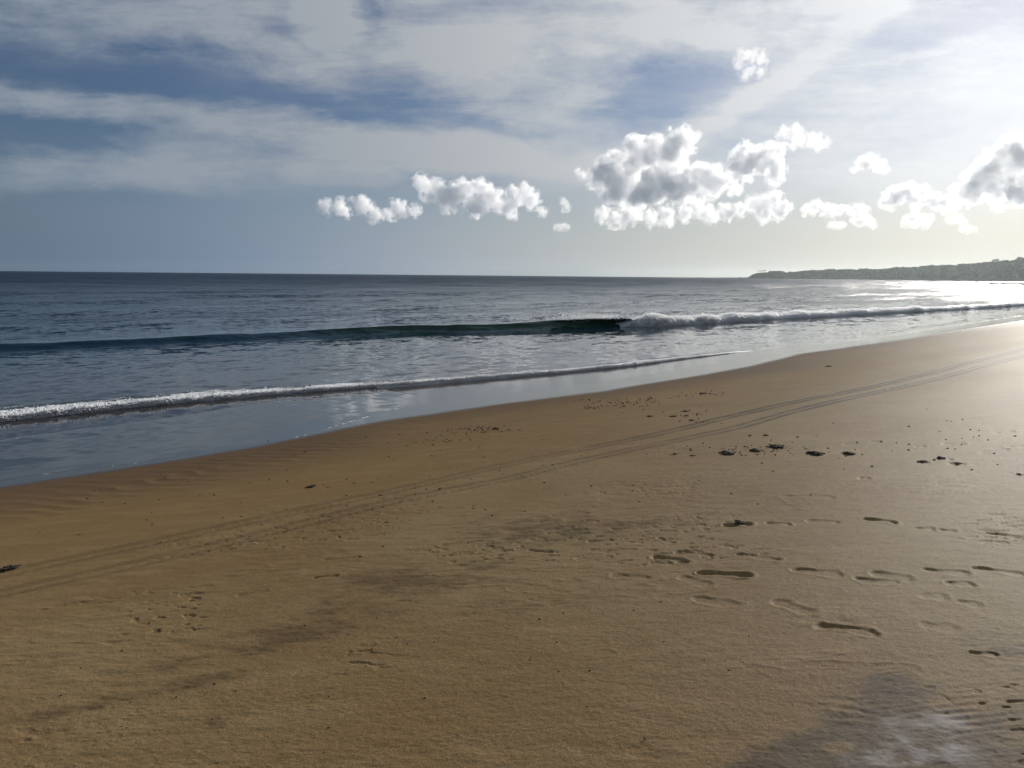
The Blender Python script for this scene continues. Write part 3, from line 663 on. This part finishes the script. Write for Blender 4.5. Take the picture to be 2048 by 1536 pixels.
def leaf_cloud(rg, centre, radii, count, size):
    """many small leaf-clump faces spread through an uneven crown"""
    d = rg.normal(size=(count, 3)); d /= np.linalg.norm(d, axis=1)[:, None]
    d = d * (rg.random((count, 1)) ** .4) * np.asarray(radii) + np.asarray(centre)
    a = rg.normal(size=(count, 3)); a /= np.linalg.norm(a, axis=1)[:, None]; b = np.cross(a, rg.normal(size=(count, 3))); b /= np.linalg.norm(b, axis=1)[:, None]
    sz = size * (.5 + rg.random((count, 1)))
    return np.stack([d - a * sz, d + b * sz * .7, d + a * sz, d - b * sz * .7], 1).reshape(-1, 3), np.arange(count * 4).reshape(-1, 4)
def build_woods():
    rg = np.random.default_rng(11); Vs, Fs, k = [], [], 0
    for i in range(5200):
        a = int(rg.integers(30, 560)); s = rg.integers(2, 14) if rg.random() < .5 else rg.integers(8, 12)
        c = hv[a, s] + rg.normal(size=3) * (3, 3, 0)
        r = rg.uniform(2.2, 5.0) * (1.5 if rg.random() < .06 else 1)
        r *= np.interp(hp[a], [1478, 1510, 1600], [.3, .6, 1]) * (1 + .15 * math.sin(a * .21 + 2 * math.sin(a * .05)))
        V, F = leaf_cloud(rg, c + (0, 0, r * .35), (r * 1.25, r * 1.25, r * .8), 26, r * .42)
        Vs.append(V); Fs.append(F + k); k += len(V)
    o = mesh_obj('woods', np.concatenate(Vs), np.concatenate(Fs), M_LEAF, smooth=False)
    tag(o, 'dark wooded slope covering the far headland under the bright sky', 'woods', kind='stuff')
build_woods()

def tube(pts, rad, sides=7):
    pts = np.asarray(pts, float); n = len(pts); V = []
    for i in range(n):
        d = pts[min(i + 1, n - 1)] - pts[max(i - 1, 0)]; d /= np.linalg.norm(d) + 1e-9
        up = np.array([0, 0, 1.]) if abs(d[2]) < .9 else np.array([1., 0, 0])
        a = np.cross(d, up); a /= np.linalg.norm(a); b = np.cross(d, a)
        for k in range(sides):
            w = 2 * math.pi * k / sides; V.append(pts[i] + rad[i] * (math.cos(w) * a + math.sin(w) * b))
    return np.array(V), grid_faces(n, sides, wrap=True)
def palm(px, ytop, label):
    D, hy = head_frame(px); D = float(D) + 12; a = math.atan2(px - 1024, FPX * math.cos(PITCH))
    base = np.interp(px, *zip(*RIDGE)); zb = H + (hy - base) / FPX * D - 1.5; zt = H + (hy - ytop) / FPX * D
    rg = np.random.default_rng(int(px)); o = bpy.data.objects.new('palm_tree', None); C.objects.link(o)
    o.location = (D * math.sin(a), D * math.cos(a), zb); h = zt - zb - 1.5
    tag(o, label, 'palm tree', 'palm trees on the tip of the headland')
    lean = rg.normal() * .5
    pts = [(lean * (q ** 2), 0, h * q) for q in np.linspace(0, 1, 7)]
    V, F = tube(pts, np.linspace(.6, .4, 7)); mesh_obj('trunk', V, F, M_TRUNK, o)
    Vs, Fs, k = [], [], 0
    for i in range(30):
        w = 2 * math.pi * i / 15 + rg.normal() * .15; L = rg.uniform(3.6, 5.0); el = rg.uniform(.1, .9)
        for side in (-1, 1):
            q = np.linspace(0, 1, 7); r_ = L * q; zz = h + L * (math.sin(el) * q - .9 * q ** 2)
            cx, cy = lean + r_ * math.cos(w), r_ * math.sin(w); wd = 1.15 * np.sin(np.pi * np.clip(q * .9 + .08, 0, 1)) * side
            P1 = np.stack([cx, cy, zz], -1); P2 = np.stack([cx - math.sin(w) * wd, cy + math.cos(w) * wd, zz - .35 * abs(wd)], -1)
            V = np.stack([P1, P2], 1).reshape(-1, 3); Vs.append(V); Fs.append(grid_faces(7, 2) + k); k += 14
    mesh_obj('crown', np.concatenate(Vs), np.concatenate(Fs), M_LEAF, o)
for px, yt, lb in ((1503.5, 541.3, 'leftmost palm of the row on the tip of the headland'), (1508.2, 541.6, 'second palm from the left on the tip of the headland'),
                   (1512.2, 541.4, 'third palm from the left, close beside the second, on the headland tip'), (1517.0, 540.4, 'tallest palm on the headland tip, standing a little apart from the other three')):
    palm(px, yt, lb)
def far_tree(px, ytop, wid, flat, label, name='spreading_tree'):
    D, hy = head_frame(px); dep = float(np.interp(px, [1478, 1520, 1700, 2048], [10, 60, 220, 420])); D = float(D) + dep * .62; a = math.atan2(px - 1024, FPX * math.cos(PITCH))
    zt = H + (hy - ytop) / FPX * D; base = float(np.interp(px, *zip(*RIDGE))); zb = H + (hy - base) / FPX * D - 3
    w = wid / FPX * D / 2; hh = zt - zb; rg = np.random.default_rng(int(px))
    o = bpy.data.objects.new(name, None); C.objects.link(o); o.location = (D * math.sin(a), D * math.cos(a), zb)
    tag(o, label, 'tree', 'trees standing out on the headland ridge')
    Vs, Fs, k = [], [], 0
    for j in range(5):
        e = np.array([(rg.random() - .5) * w * 1.3, (rg.random() - .5) * w, hh * .75]) if j else np.array([0, 0, hh * .8])
        V, F = tube([(0, 0, 0), e * .35 + (0, 0, hh * .1), e], [.6, .4, .15], 6); Vs.append(V); Fs.append(F + k); k += len(V)
    mesh_obj('trunk', np.concatenate(Vs), np.concatenate(Fs), M_TRUNK, o)
    Vs, Fs, k = [], [], 0
    for j in range(12):
        c = ((rg.random() - .5) * w * 1.6, (rg.random() - .5) * w, hh * (1 - flat * .5) + (rg.random() - .5) * hh * flat * .5)
        V, F = leaf_cloud(rg, c, (w * .38, w * .38, hh * flat * .3), 60, .7); Vs.append(V); Fs.append(F + k); k += len(V)
    mesh_obj('crown', np.concatenate(Vs), np.concatenate(Fs), M_LEAF, o, smooth=False)
far_tree(1963, 525.2, 12, .45, 'flat crowned tree with sky showing under its crown on the headland ridge')
far_tree(2012, 522.4, 10, .7, 'tallest tree on the high right end of the headland ridge')
far_tree(1896, 532.0, 9, .6, 'small round tree rising above the middle of the headland ridge')
far_tree(1822, 535.4, 7, .7, 'bushy tree bump left of the small round tree on the ridge')

# rocks standing in the glitter off the headland, and the low reef off its tip
def rock(px, py, w_px, h_px, label, seed, name='sea_rock', group='dark rocks in the water off the headland', D=None):
    if D is None: x, y = unproj(px, py, 0); D = math.hypot(x, y)
    a = math.atan2(px - 1024, FPX * math.cos(PITCH)); x, y = D * math.sin(a), D * math.cos(a)
    w = w_px / FPX * D / 2 / math.cos(a) ** 0; h = h_px / FPX * D
    V = ICO3 * 1.0; nz = fbm3(V[:, 0] * 1.3 + seed, V[:, 1] * 1.3, V[:, 2] * 1.3, 4, seed)
    V = V * (1 + .55 * nz)[:, None]
    lob = 1 + .5 * n2(V[:, 0] * 3 + seed, V[:, 0] * 0, seed + 3)
    ca, sa = math.cos(-a), math.sin(-a)
    X = V[:, 0] * w; Y = V[:, 1] * w * .5; Z = np.maximum(V[:, 2], -.5) * h * 1.15 * lob
    V = np.stack([X * ca - Y * sa, X * sa + Y * ca, Z], -1)
    o = mesh_obj(name, V, ICOF3, M_ROCK, smooth=False); o.location = (x, y, 0)
    tag(o, label, 'rock', group)
rock(1966, 568.5, 14, 3.0, 'low hump of dark rock in the sun glitter, left of the long flat one', 21)
rock(2000, 568.8, 34, 2.6, 'long flat dark rock in the sun glitter below the headland', 22)
rock(2046, 570.0, 22, 4.2, 'biggest dark rock, at the right edge of the glittering water', 23)
rock(2024, 571.0, 8, 1.6, 'little rock just left of the biggest one in the glitter', 24)
rock(1848, 562.0, 11, 1.3, 'leftmost small rock breaking the water under the headland', 25)
rock(1893, 562.6, 9, 1.3, 'small rock near the headland foot, between the leftmost and the third', 26)
rock(1932, 563.4, 8, 1.2, 'third small rock under the headland, nearest the glitter', 27)
def reef():
    rg = np.random.default_rng(5); Vs, Fs, k = [], [], 0
    for px in np.arange(1362, 1486, 1.1):
        D = 3050 + rg.normal() * 3; a = math.atan2(px - 1024, FPX * math.cos(PITCH)); h = (1.2 + 2.2 * rg.random()) * np.interp(px, [1362, 1400, 1484], [.45, .8, 1.5])
        V = ICO1 * (4.5 + 3 * rg.random(), 4, h * .8) * (1 + .2 * rg.normal(size=(len(ICO1), 1))) + (D * math.sin(a), D * math.cos(a), .2); Vs.append(V); Fs.append(ICOF1 + k); k += len(V)
    tag(mesh_obj('reef', np.concatenate(Vs), np.concatenate(Fs), M_ROCK, smooth=False), 'low dark line of reef rocks running out from the tip of the headland', 'reef')
reef()
def far_surf(px, py, w_px, h_px, label, seed):
    x, y = unproj(px, py, 0); D = math.hypot(x, y); a = math.atan2(x, y); rg = np.random.default_rng(seed); Vs, Fs, k = [], [], 0
    W_ = w_px / FPX * D; h = h_px / FPX * D
    for i in range(40):
        c = np.array([(rg.random() - .5) * W_, rg.normal() * .3, 0.1]); r = h * (.4 + .8 * rg.random()) * (1 - abs(c[0]) / W_ * 1.2)
        V = ICO1 * (W_ * .06, r, r) * (1 + .2 * rg.normal(size=(len(ICO1), 1))) + c; Vs.append(V); Fs.append(ICOF1 + k); k += len(V)
    V = np.concatenate(Vs); ca, sa = math.cos(-a), math.sin(-a); V = np.stack([V[:, 0] * ca - V[:, 1] * sa, V[:, 0] * sa + V[:, 1] * ca, V[:, 2]], -1)
    o = mesh_obj('surf_break', V, np.concatenate(Fs), FOAM, attrs=dict(cover=np.ones(len(V)))); o.location = (x, y, 0)
    tag(o, label, 'surf')
far_surf(1725, 559.2, 6, 1.6, 'tiny white splash of surf at the foot of the far headland', 31)
far_surf(1783, 566.5, 18, .7, 'short white streak of breaking water out in the bay', 32)

# ------------------------------------------------------------------ spray over the breaking lip
def build_spray():
    rg = np.random.default_rng(8); n = 2600
    t = rg.normal(33.6, 1.9, n); w = rg.normal(.8, .8, n) + .3; X, Y = to_xy(t, wave_line(t) + w)
    z = .52 + np.abs(rg.normal(0, .20, n)) * (1 - np.abs(t - 33.6) / 8) + .02
    r = rg.uniform(.004, .013, n)[:, None, None]
    tet = np.array([[1, 1, 1], [1, -1, -1], [-1, 1, -1], [-1, -1, 1.]]) * .7
    V = (np.stack([X, Y, z], -1)[:, None, :] + tet[None] * r).reshape(-1, 3)
    f = np.array([[0, 1, 2], [0, 3, 1], [0, 2, 3], [1, 3, 2]]); F = (f[None] + (np.arange(n) * 4)[:, None, None]).reshape(-1, 3)
    tag(mesh_obj('sea_spray', V, F, FOAM, attrs=dict(cover=np.ones(len(V)))), 'fine white spray blown back over the breaking crest', 'spray', kind='stuff')
build_spray()

# ------------------------------------------------------------------ wrack and clods on the sand
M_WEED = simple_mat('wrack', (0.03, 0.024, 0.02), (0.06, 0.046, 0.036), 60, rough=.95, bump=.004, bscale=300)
M_CLOD = simple_mat('damp_clod', (0.035, 0.028, 0.022), (0.06, 0.046, 0.035), 60, rough=.8, bump=.004, bscale=300)
def clump(px, py, w_px, kind, label, seed, group=None, dense=1.4, thin=.40, name='dark_clump', cat='seaweed'):
    x, y = on_sand(px, py); t, n = to_tn(x, y); z = float(ground_z(np.array([t]), np.array([n]))[0])
    dist = math.hypot(x, y); W_ = w_px / FPX * dist * (.62 if px > 1800 else .8); rg = np.random.default_rng(seed); Vs, Fs, k = [], [], 0
    cnt = int(np.clip(W_ * 260, 10, 90) * dense)
    sl = (float(ground_z(*[np.array([v]) for v in to_tn(x, y + .5)])[0]) - z) / .5, (float(ground_z(*[np.array([v]) for v in to_tn(x + .5, y)])[0]) - z) / .5
    for i in range(cnt):
        c = np.array([float(np.clip(rg.normal(), -1.9, 1.9)) * W_ * .22, float(np.clip(rg.normal(), -1.8, 1.8)) * W_ * thin * .5, 0]); c[2] = c[0] * sl[1] + c[1] * sl[0] + .004
        r = min(.024, W_ * .14) * rg.uniform(.35, 1.0) * (1.3 - min(1, abs(c[0]) / W_ * 2))
        if kind == 'weed' and i % 3 == 0:
            L = r * rg.uniform(1.2, 2.8); a = rg.random() * 6.28; q = np.linspace(0, 1, 5)
            pts = np.stack([c[0] + L * q * math.cos(a) + .2 * L * np.sin(q * 4 + a), c[1] + L * q * math.sin(a), c[2] + .5 * r * np.sin(q * 3.1) + .002], -1)
            V, F = tube(pts, r * .22 * (1.1 - q), 5)
        else:
            V = ICO1 * (r * rg.uniform(.8, 1.5), r * rg.uniform(.8, 1.3), r * rg.uniform(.3, .6)) * (1 + .25 * rg.normal(size=(len(ICO1), 1))) + c + (0, 0, r * .25); F = ICOF1
        if F.shape[1] == 4: F = np.concatenate([F[:, :3], F[:, [0, 2, 3]]])
        Vs.append(V); Fs.append(F + k); k += len(V)
    o = mesh_obj(name, np.concatenate(Vs), np.concatenate(Fs), M_WEED if kind == 'weed' else M_CLOD); o.location = (x, y, z)
    tag(o, label, cat, group)
    return o
G1 = 'dark clumps strung across the upper sand'
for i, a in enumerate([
    (1480, 1047, 36, 'weed', 'largest black clump of seaweed, lying in a hollow at the head of the footprints'),  # dark lumps put in for the shade of a deep footprint
    (18, 1138, 44, 'weed', 'black clump of seaweed cut by the left edge, on the tyre track'),
    (622, 974, 30, 'weed', 'small flat tangle of seaweed between the tyre tracks and the wet sand at left'),
    (1455, 907, 46, 'clod', 'thin scatter of dark clods, left of the heaped clumps on the upper sand'),
    (1512, 902, 34, 'clod', 'dark heap of clods just below and left of the longest clump'),
    (1552, 894, 46, 'weed', 'long dark clump lying above the scattered clods, nearest the tyre tracks'),
    (1630, 908, 46, 'weed', 'double humped black clump standing alone right of the other clods'),
    (1697, 908, 34, 'clod', 'rightmost dark clump of the row, with one clod sitting above it'),
    (1385, 912, 18, 'weed', 'small black clump on the left end of the row of clods')]):
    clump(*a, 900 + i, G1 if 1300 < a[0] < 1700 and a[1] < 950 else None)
SCRAPS = [
 (1350,909,16,'scrap left of the row of clods, nearest the lower tyre track'),(1500,872,12,'left one of two scraps just above the row of clods'),(1531,871,16,'right one of two scraps just above the row of clods'),
 (1300,833,18,'leftmost scrap of the little group above the tyre tracks'),(1346,833,20,'widest scrap of the little group above the tyre tracks'),(1371,823,18,'highest scrap of the little group above the tyre tracks'),
 (1372,832,14,'middle scrap of the little group above the tyre tracks'),(1384,841,18,'lowest scrap of the group, almost touching the upper tyre track'),(1490,894,12,'scrap squeezed between the long clump and the scattered clods'),
 (1443,848,8,'tiny scrap lying between the two tyre tracks'),(1845,924,34,'left and longest scrap of three at the far right of the upper sand'),(1882,917,30,'upper middle scrap of three at the far right of the upper sand'),
 (1914,928,30,'lower right scrap of three at the far right of the upper sand'),(2038,949,20,'scrap at the right edge of the picture on the upper sand'),(158,1070,9,'small scrap at the far left above the tyre tracks'),
 (399,992,7,'speck at left just below the rippled strip by the waterline'),(760,991,14,'scrap sitting on the upper tyre track left of centre'),(575,1062,8,'speck sitting on the lower tyre track left of centre'),
 (1289,1480,14,'lone dark scrap near the bottom edge of the sand, right of centre'),(1235,1480,6,'tiny speck left of the lone scrap near the bottom edge'),(990,858,22,'flat scrap near the wet sand in the middle of the beach'),
 (1657,733,16,'scrap far along the beach at right, close to the wet sand'),(1176,1027,10,'speck in the middle of the beach below the tyre tracks'),(1406,787,18,'scrap right of centre among a sprinkling of crumbs, above the tracks'),
 (80,1065,6,'tiniest speck at the far left of the sand'),(303,1026,6,'speck at left between the rippled strip and the tracks'),(855,1040,5,'tiny speck in the middle just below the lower tyre track'),
 (1100,905,6,'speck in the middle above the upper tyre track'),(1163,912,8,'speck pressed into the upper tyre track at centre'),(680,1100,5,'tiny speck left of the middle, above the faint shoe print'),
 (1586,910,5,'tiny crumb left of the double humped black clump'),(420,988,5,'tiny crumb right of the speck below the rippled strip')]
for i, (px, py, w, lb) in enumerate(SCRAPS):
    clump(px, py, w, 'clod' if i % 2 else 'weed', 'dark ' + lb, 950 + i, 'small dark scraps on the sand', name='seaweed_scrap', cat='seaweed scrap')
def crumbs():
    """loose pellets and shell bits: past counting"""
    rg = np.random.default_rng(77); Vs, Fs, k = [], [], 0; pts = []
    for px, py, w, h, n in ((1245, 806, 60, 9, 90), (1180, 816, 20, 3, 25), (1300, 798, 14, 4, 25), (955, 860, 60, 6, 60), (1375, 830, 45, 12, 30), (1500, 902, 110, 12, 60), (1400, 788, 40, 5, 30), (880, 880, 60, 10, 25), (1000, 950, 600, 90, 90), (1100, 1300, 500, 150, 22), (500, 1350, 350, 120, 26), (620, 1000, 400, 60, 40), (1800, 880, 200, 40, 40)):
        for _ in range(n): pts.append((px + rg.normal() * w * .6, py + rg.normal() * h * .6))
    for px, py in pts:
        if py < 700: continue
        x, y = on_sand(px, py); t, n = to_tn(x, y); z = float(ground_z(np.array([t]), np.array([n]))[0]); d = math.hypot(x, y)
        r = rg.uniform(.0010, .0022) * d ** .75
        V = ICO1 * (r * 1.3, r, r * .7) * (1 + .2 * rg.normal(size=(len(ICO1), 1))) + (x, y, z + r * .3); Vs.append(V); Fs.append(ICOF1 + k); k += len(V)
    tag(mesh_obj('sand_pellets', np.concatenate(Vs), np.concatenate(Fs), M_CLOD), 'tiny dark crumbs and pellets sprinkled over the damp sand', 'crumbs', kind='stuff')
crumbs()

# ------------------------------------------------------------------ cumulus clouds: real volumes some kilometres out
def cloud_mat(name, dens, cell=0):
    mt = bpy.data.materials.new(name); mt.use_nodes = True; n = mt.node_tree.nodes; n.clear()
    out = n.new('ShaderNodeOutputMaterial'); v = n.new('ShaderNodeVolumeScatter')
    v.inputs['Color'].default_value = (1.0, 0.985, 0.965, 1); v.inputs['Density'].default_value = dens; v.inputs['Anisotropy'].default_value = .42
    if cell:
        g = NG(mt.node_tree); p = n.new('ShaderNodeTexCoord').outputs['Object']
        q = g.vm('ADD', p, g.vm('SCALE', g.vm('SUBTRACT', g.noise(p, 1 / (cell * 30), 2, .5, col=True), (.5, .5, .5)), sc=cell * 16))
        g.l.new(g.math('MULTIPLY', g.ramp(g.noise(q, 1 / (cell * 11), 5, .62), .44, .66), dens), v.inputs['Density'])
    mt.node_tree.links.new(v.outputs[0], out.inputs['Volume']); return mt
CM = {}
def cloud(blobs, D, label, seed, dens=.012, vox=None, kids=12, wisp=.0):
    rg = np.random.default_rng(seed); Vs, Fs, k = [], [], 0
    def at(px, py, dd):
        q = ray(px, py); h = math.hypot(q[0], q[1]); return q / h * (D + dd)
    cx = np.mean([b[0] for b in blobs]); cy = np.mean([b[1] for b in blobs]); O = at(cx, cy, 0)
    S = D / FPX * 1.0
    def add(c, r):
        nonlocal k
        V = ICO2 * r * (1, 1, .92) + c; Vs.append(V); Fs.append(ICOF2 + k); k += len(V)
    for px, py, r in blobs:
        R_ = r * S * .86; c = at(px, py, rg.normal() * R_ * .5) - O; add(c, R_ * .72)
        for j in range(kids):
            d = rg.normal(size=3); d[2] = d[2] * .8 + .35; d /= np.linalg.norm(d); r2 = R_ * rg.uniform(.22, .42); c2 = c + d * R_ * .82; add(c2, r2)
            if r > 14:
                for q in range(3):
                    e = d + rg.normal(size=3) * .7; e /= np.linalg.norm(e); add(c2 + e * r2 * .9, r2 * rg.uniform(.28, .5))
        if wisp:
            for j in range(int(wisp * 10)):
                d = rg.normal(size=3); d /= np.linalg.norm(d); add(c + d * R_ * rg.uniform(.95, 1.3), R_ * rg.uniform(.05, .12))
    def remesh(V, F, vs):
        me = bpy.data.meshes.new('tmp'); me.from_pydata(V.tolist(), [], F.tolist()); ob = bpy.data.objects.new('tmp', me); C.objects.link(ob)
        md = ob.modifiers.new('r', 'REMESH'); md.mode = 'VOXEL'; md.voxel_size = vs; md.use_smooth_shade = True
        dg = bpy.context.evaluated_depsgraph_get(); m2 = bpy.data.meshes.new_from_object(ob.evaluated_get(dg)); bpy.data.objects.remove(ob)
        nv = len(m2.vertices); co = np.empty(nv * 3, np.float32); m2.vertices.foreach_get('co', co)
        no = np.empty(nv * 3, np.float32); m2.vertex_normals.foreach_get('vector', no)
        fi = np.empty(len(m2.loops), np.int32); m2.loops.foreach_get('vertex_index', fi)
        return m2, co.reshape(-1, 3), no.reshape(-1, 3), fi.reshape(-1, 4)
    vs = vox or max(S * 1.05, 2.5)
    m2, co, no, fq = remesh(np.concatenate(Vs), np.concatenate(Fs), vs)
    f1 = 1 / (S * 30); f2 = 1 / (S * 10)
    w = np.stack([fbm3(co[:, 0] * f1 + i * 7, co[:, 1] * f1, co[:, 2] * f1, 3, seed + i) for i in range(3)], -1) * S * 12
    p = co + w
    dsp = (1 - 2 * np.abs(fbm3(p[:, 0] * f2, p[:, 1] * f2, p[:, 2] * f2, 4, seed + 5, .6))) * S * 4.4 - S * 2.4 + (1 - 2 * np.abs(fbm3(p[:, 0] * f2 * 2.6, p[:, 1] * f2 * 2.6, p[:, 2] * f2 * 2.6, 3, seed + 6, .6))) * S * 1.9
    f3 = 1 / (S * 16)
    rag = fbm3(p[:, 0] * f3 + 9, p[:, 1] * f3, p[:, 2] * f3 * 1.4, 5, seed + 8, .68)
    # second remesh clears the folds; the outer skin is a thin ragged fringe of vapour round the dense body
    b2_ = remesh(co + no * (dsp - 1.5 * S)[:, None], fq, vs)[0]
    m3 = remesh(co + no * (dsp + (3.2 + 9.0 * rag) * S)[:, None] + w * .3, fq, vs)[0]
    bpy.data.meshes.remove(m2); m2 = b2_
    for mm, dn_, nm in ((m2, dens * 2.2, 'cumulus_cloud'), (m3, dens * 1.7, 'fringe')):
        mm.name = nm
        key = (round(dn_, 5), nm == 'fringe' and S)
        if key not in CM: CM[key] = cloud_mat('cloud_vapour', dn_, key[1])
        mm.materials.clear(); mm.materials.append(CM[key])
    o = bpy.data.objects.new('cumulus_cloud', None); C.objects.link(o); o.location = O
    for nm, mm in (('body', m2), ('fringe', m3)):
        c_ = bpy.data.objects.new(nm, mm); C.objects.link(c_); c_.parent = o
    tag(o, label, 'cloud', 'small cumulus clouds over the sea'); return o
CLOUDS = [
 ([(1212,348,36),(1250,368,52),(1300,380,48),(1285,312,44),(1340,300,42),(1368,284,26),(1238,322,34),(1352,372,46),(1400,352,38),(1438,364,30),(1262,400,26),(1190,352,20),(1330,345,38),(1468,378,16),(1165,350,9),(1155,340,6)], 7500, 'largest cumulus, grey bodied with bright ragged rims, in the centre right of the sky', .0060, 12, .6),
 ([(1500,322,34),(1532,314,30),(1480,342,26),(1552,342,20),(1545,362,12),(1560,300,14)], 7300, 'leaning grey cumulus with a bright right edge, touching the right side of the largest one', .0075, 12, .5),
 ([(1570,262,14),(1592,258,13),(1600,280,15),(1625,282,14),(1642,288,13),(1585,290,10)], 5200, 'torn white wisp above and right of the leaning grey cumulus', .0050, 9, 1.5),
 ([(1485,112,14),(1500,108,14),(1522,118,14),(1478,130,10),(1500,140,13),(1520,145,11),(1490,152,8)], 2600, 'lone torn white puff highest in the sky at upper right', .0060, 9, 1.5),
 ([(1520,405,20),(1545,402,22),(1565,420,18),(1530,425,20),(1510,415,14)], 7000, 'round topped cumulus below the leaning grey one', .0080, 12, .5),
 ([(1205,430,18),(1235,438,18),(1265,430,20),(1300,438,18),(1335,432,20),(1370,430,18),(1405,425,20),(1425,435,16),(1395,405,16),(1455,425,18),(1480,420,16),(1220,445,10)], 7900, 'long pale ragged bank of puffs underneath the largest cumulus', .0055, 9, 1.0),
 ([(842,372,20),(868,382,26),(905,398,30),(935,378,26),(962,374,22),(985,402,28),(1015,412,24),(1042,388,24),(1064,402,20),(1084,422,11),(948,412,26),(1030,430,9)], 7600, 'wide lumpy grey cumulus in the middle of the sky, left of the largest', .0065, 12, .5),
 ([(648,414,17),(684,420,19),(724,415,23),(752,430,15),(742,438,9),(800,418,19),(830,424,13),(778,428,12)], 7800, 'low double cumulus nearest the left, its two parts joined at the base', .0065, 12, .5),
 ([(1128,403,9),(1134,414,7)], 7600, 'tiny puff between the wide grey cumulus and the largest one', .006, 8, 1.0),
 ([(1112,452,6),(1119,452,7),(1127,453,7),(1134,454,5)], 8200, 'faint sliver of cloud low under the tiny puff', .005, 6, 1.0),
 ([(1722,330,13),(1742,322,14),(1758,334,13),(1772,338,8)], 6000, 'small white puff standing alone high right of centre', .0070, 10, 1.0),
 ([(1612,418,11),(1632,414,13),(1655,420,13),(1676,420,11)], 7400, 'flat small cloud right of the round topped cumulus', .0075, 10, .8),
 ([(1700,418,9),(1715,417,10),(1728,424,6)], 7500, 'little puff right next to the flat small cloud', .0070, 8, .8),
 ([(1712,442,10),(1728,440,12),(1742,448,8)], 7900, 'little domed puff just below its neighbour, over the headland', .0075, 8, .8),
 ([(1662,449,6),(1669,449,7),(1677,450,7),(1685,451,5)], 8200, 'thin low sliver of cloud left of the domed puff', .006, 6, .8),
 ([(1785,395,18),(1812,388,20),(1840,398,19),(1866,402,16),(1890,405,14),(1905,408,9)], 7000, 'broad white cumulus over the headland, left of the cloud by the sun', .0075, 12, .6),
 ([(1822,442,11),(1838,438,13),(1856,444,10)], 7800, 'small cumulus beneath the broad white one', .0075, 8, .8),
 ([(1935,378,22),(1960,362,30),(1985,345,34),(2015,325,36),(2050,315,38),(2000,385,28),(2045,380,34),(2090,350,40),(1945,398,14)], 7000, 'tall bright cumulus at the right edge in front of the sun glow', .0070, 12, .5),
 ([(1900,439,7),(1915,437,8),(1928,440,6)], 8000, 'small thin cloud right of the small cumulus beneath the broad one', .006, 6, .8),
 ([(1925,459,5),(1938,458,6),(1952,460,4)], 8600, 'lowest faint sliver of cloud above the right end of the headland', .005, 6, .6),
]
for i, (bl, D, lb, dn, kd, wp) in enumerate(CLOUDS): cloud(bl, D, lb, 1000 + i * 13, dn, None, kd, wp)

# ------------------------------------------------------------------ sea haze
def build_haze():
    X0, X1, Y0, Y1, Z0, Z1 = -7000, 7000, -7000, 7000, -9, 66
    V = [(x, y, z) for z in (Z0, Z1) for y in (Y0, Y1) for x in (X0, X1)]
    F = [(0, 2, 3, 1), (4, 5, 7, 6), (0, 1, 5, 4), (2, 6, 7, 3), (0, 4, 6, 2), (1, 3, 7, 5)]
    mt = bpy.data.materials.new('sea_haze'); mt.use_nodes = True; n = mt.node_tree.nodes; n.clear()
    out = n.new('ShaderNodeOutputMaterial'); v = n.new('ShaderNodeVolumePrincipled')
    v.inputs['Color'].default_value = (0.84, 0.96, 0.98, 1); v.inputs['Density'].default_value = HAZE; v.inputs['Anisotropy'].default_value = .74
    mt.node_tree.links.new(v.outputs[0], out.inputs['Volume'])
    tag(mesh_obj('haze', V, F, mt, smooth=False), kind='stuff')
HAZE = 0.000032
build_haze()
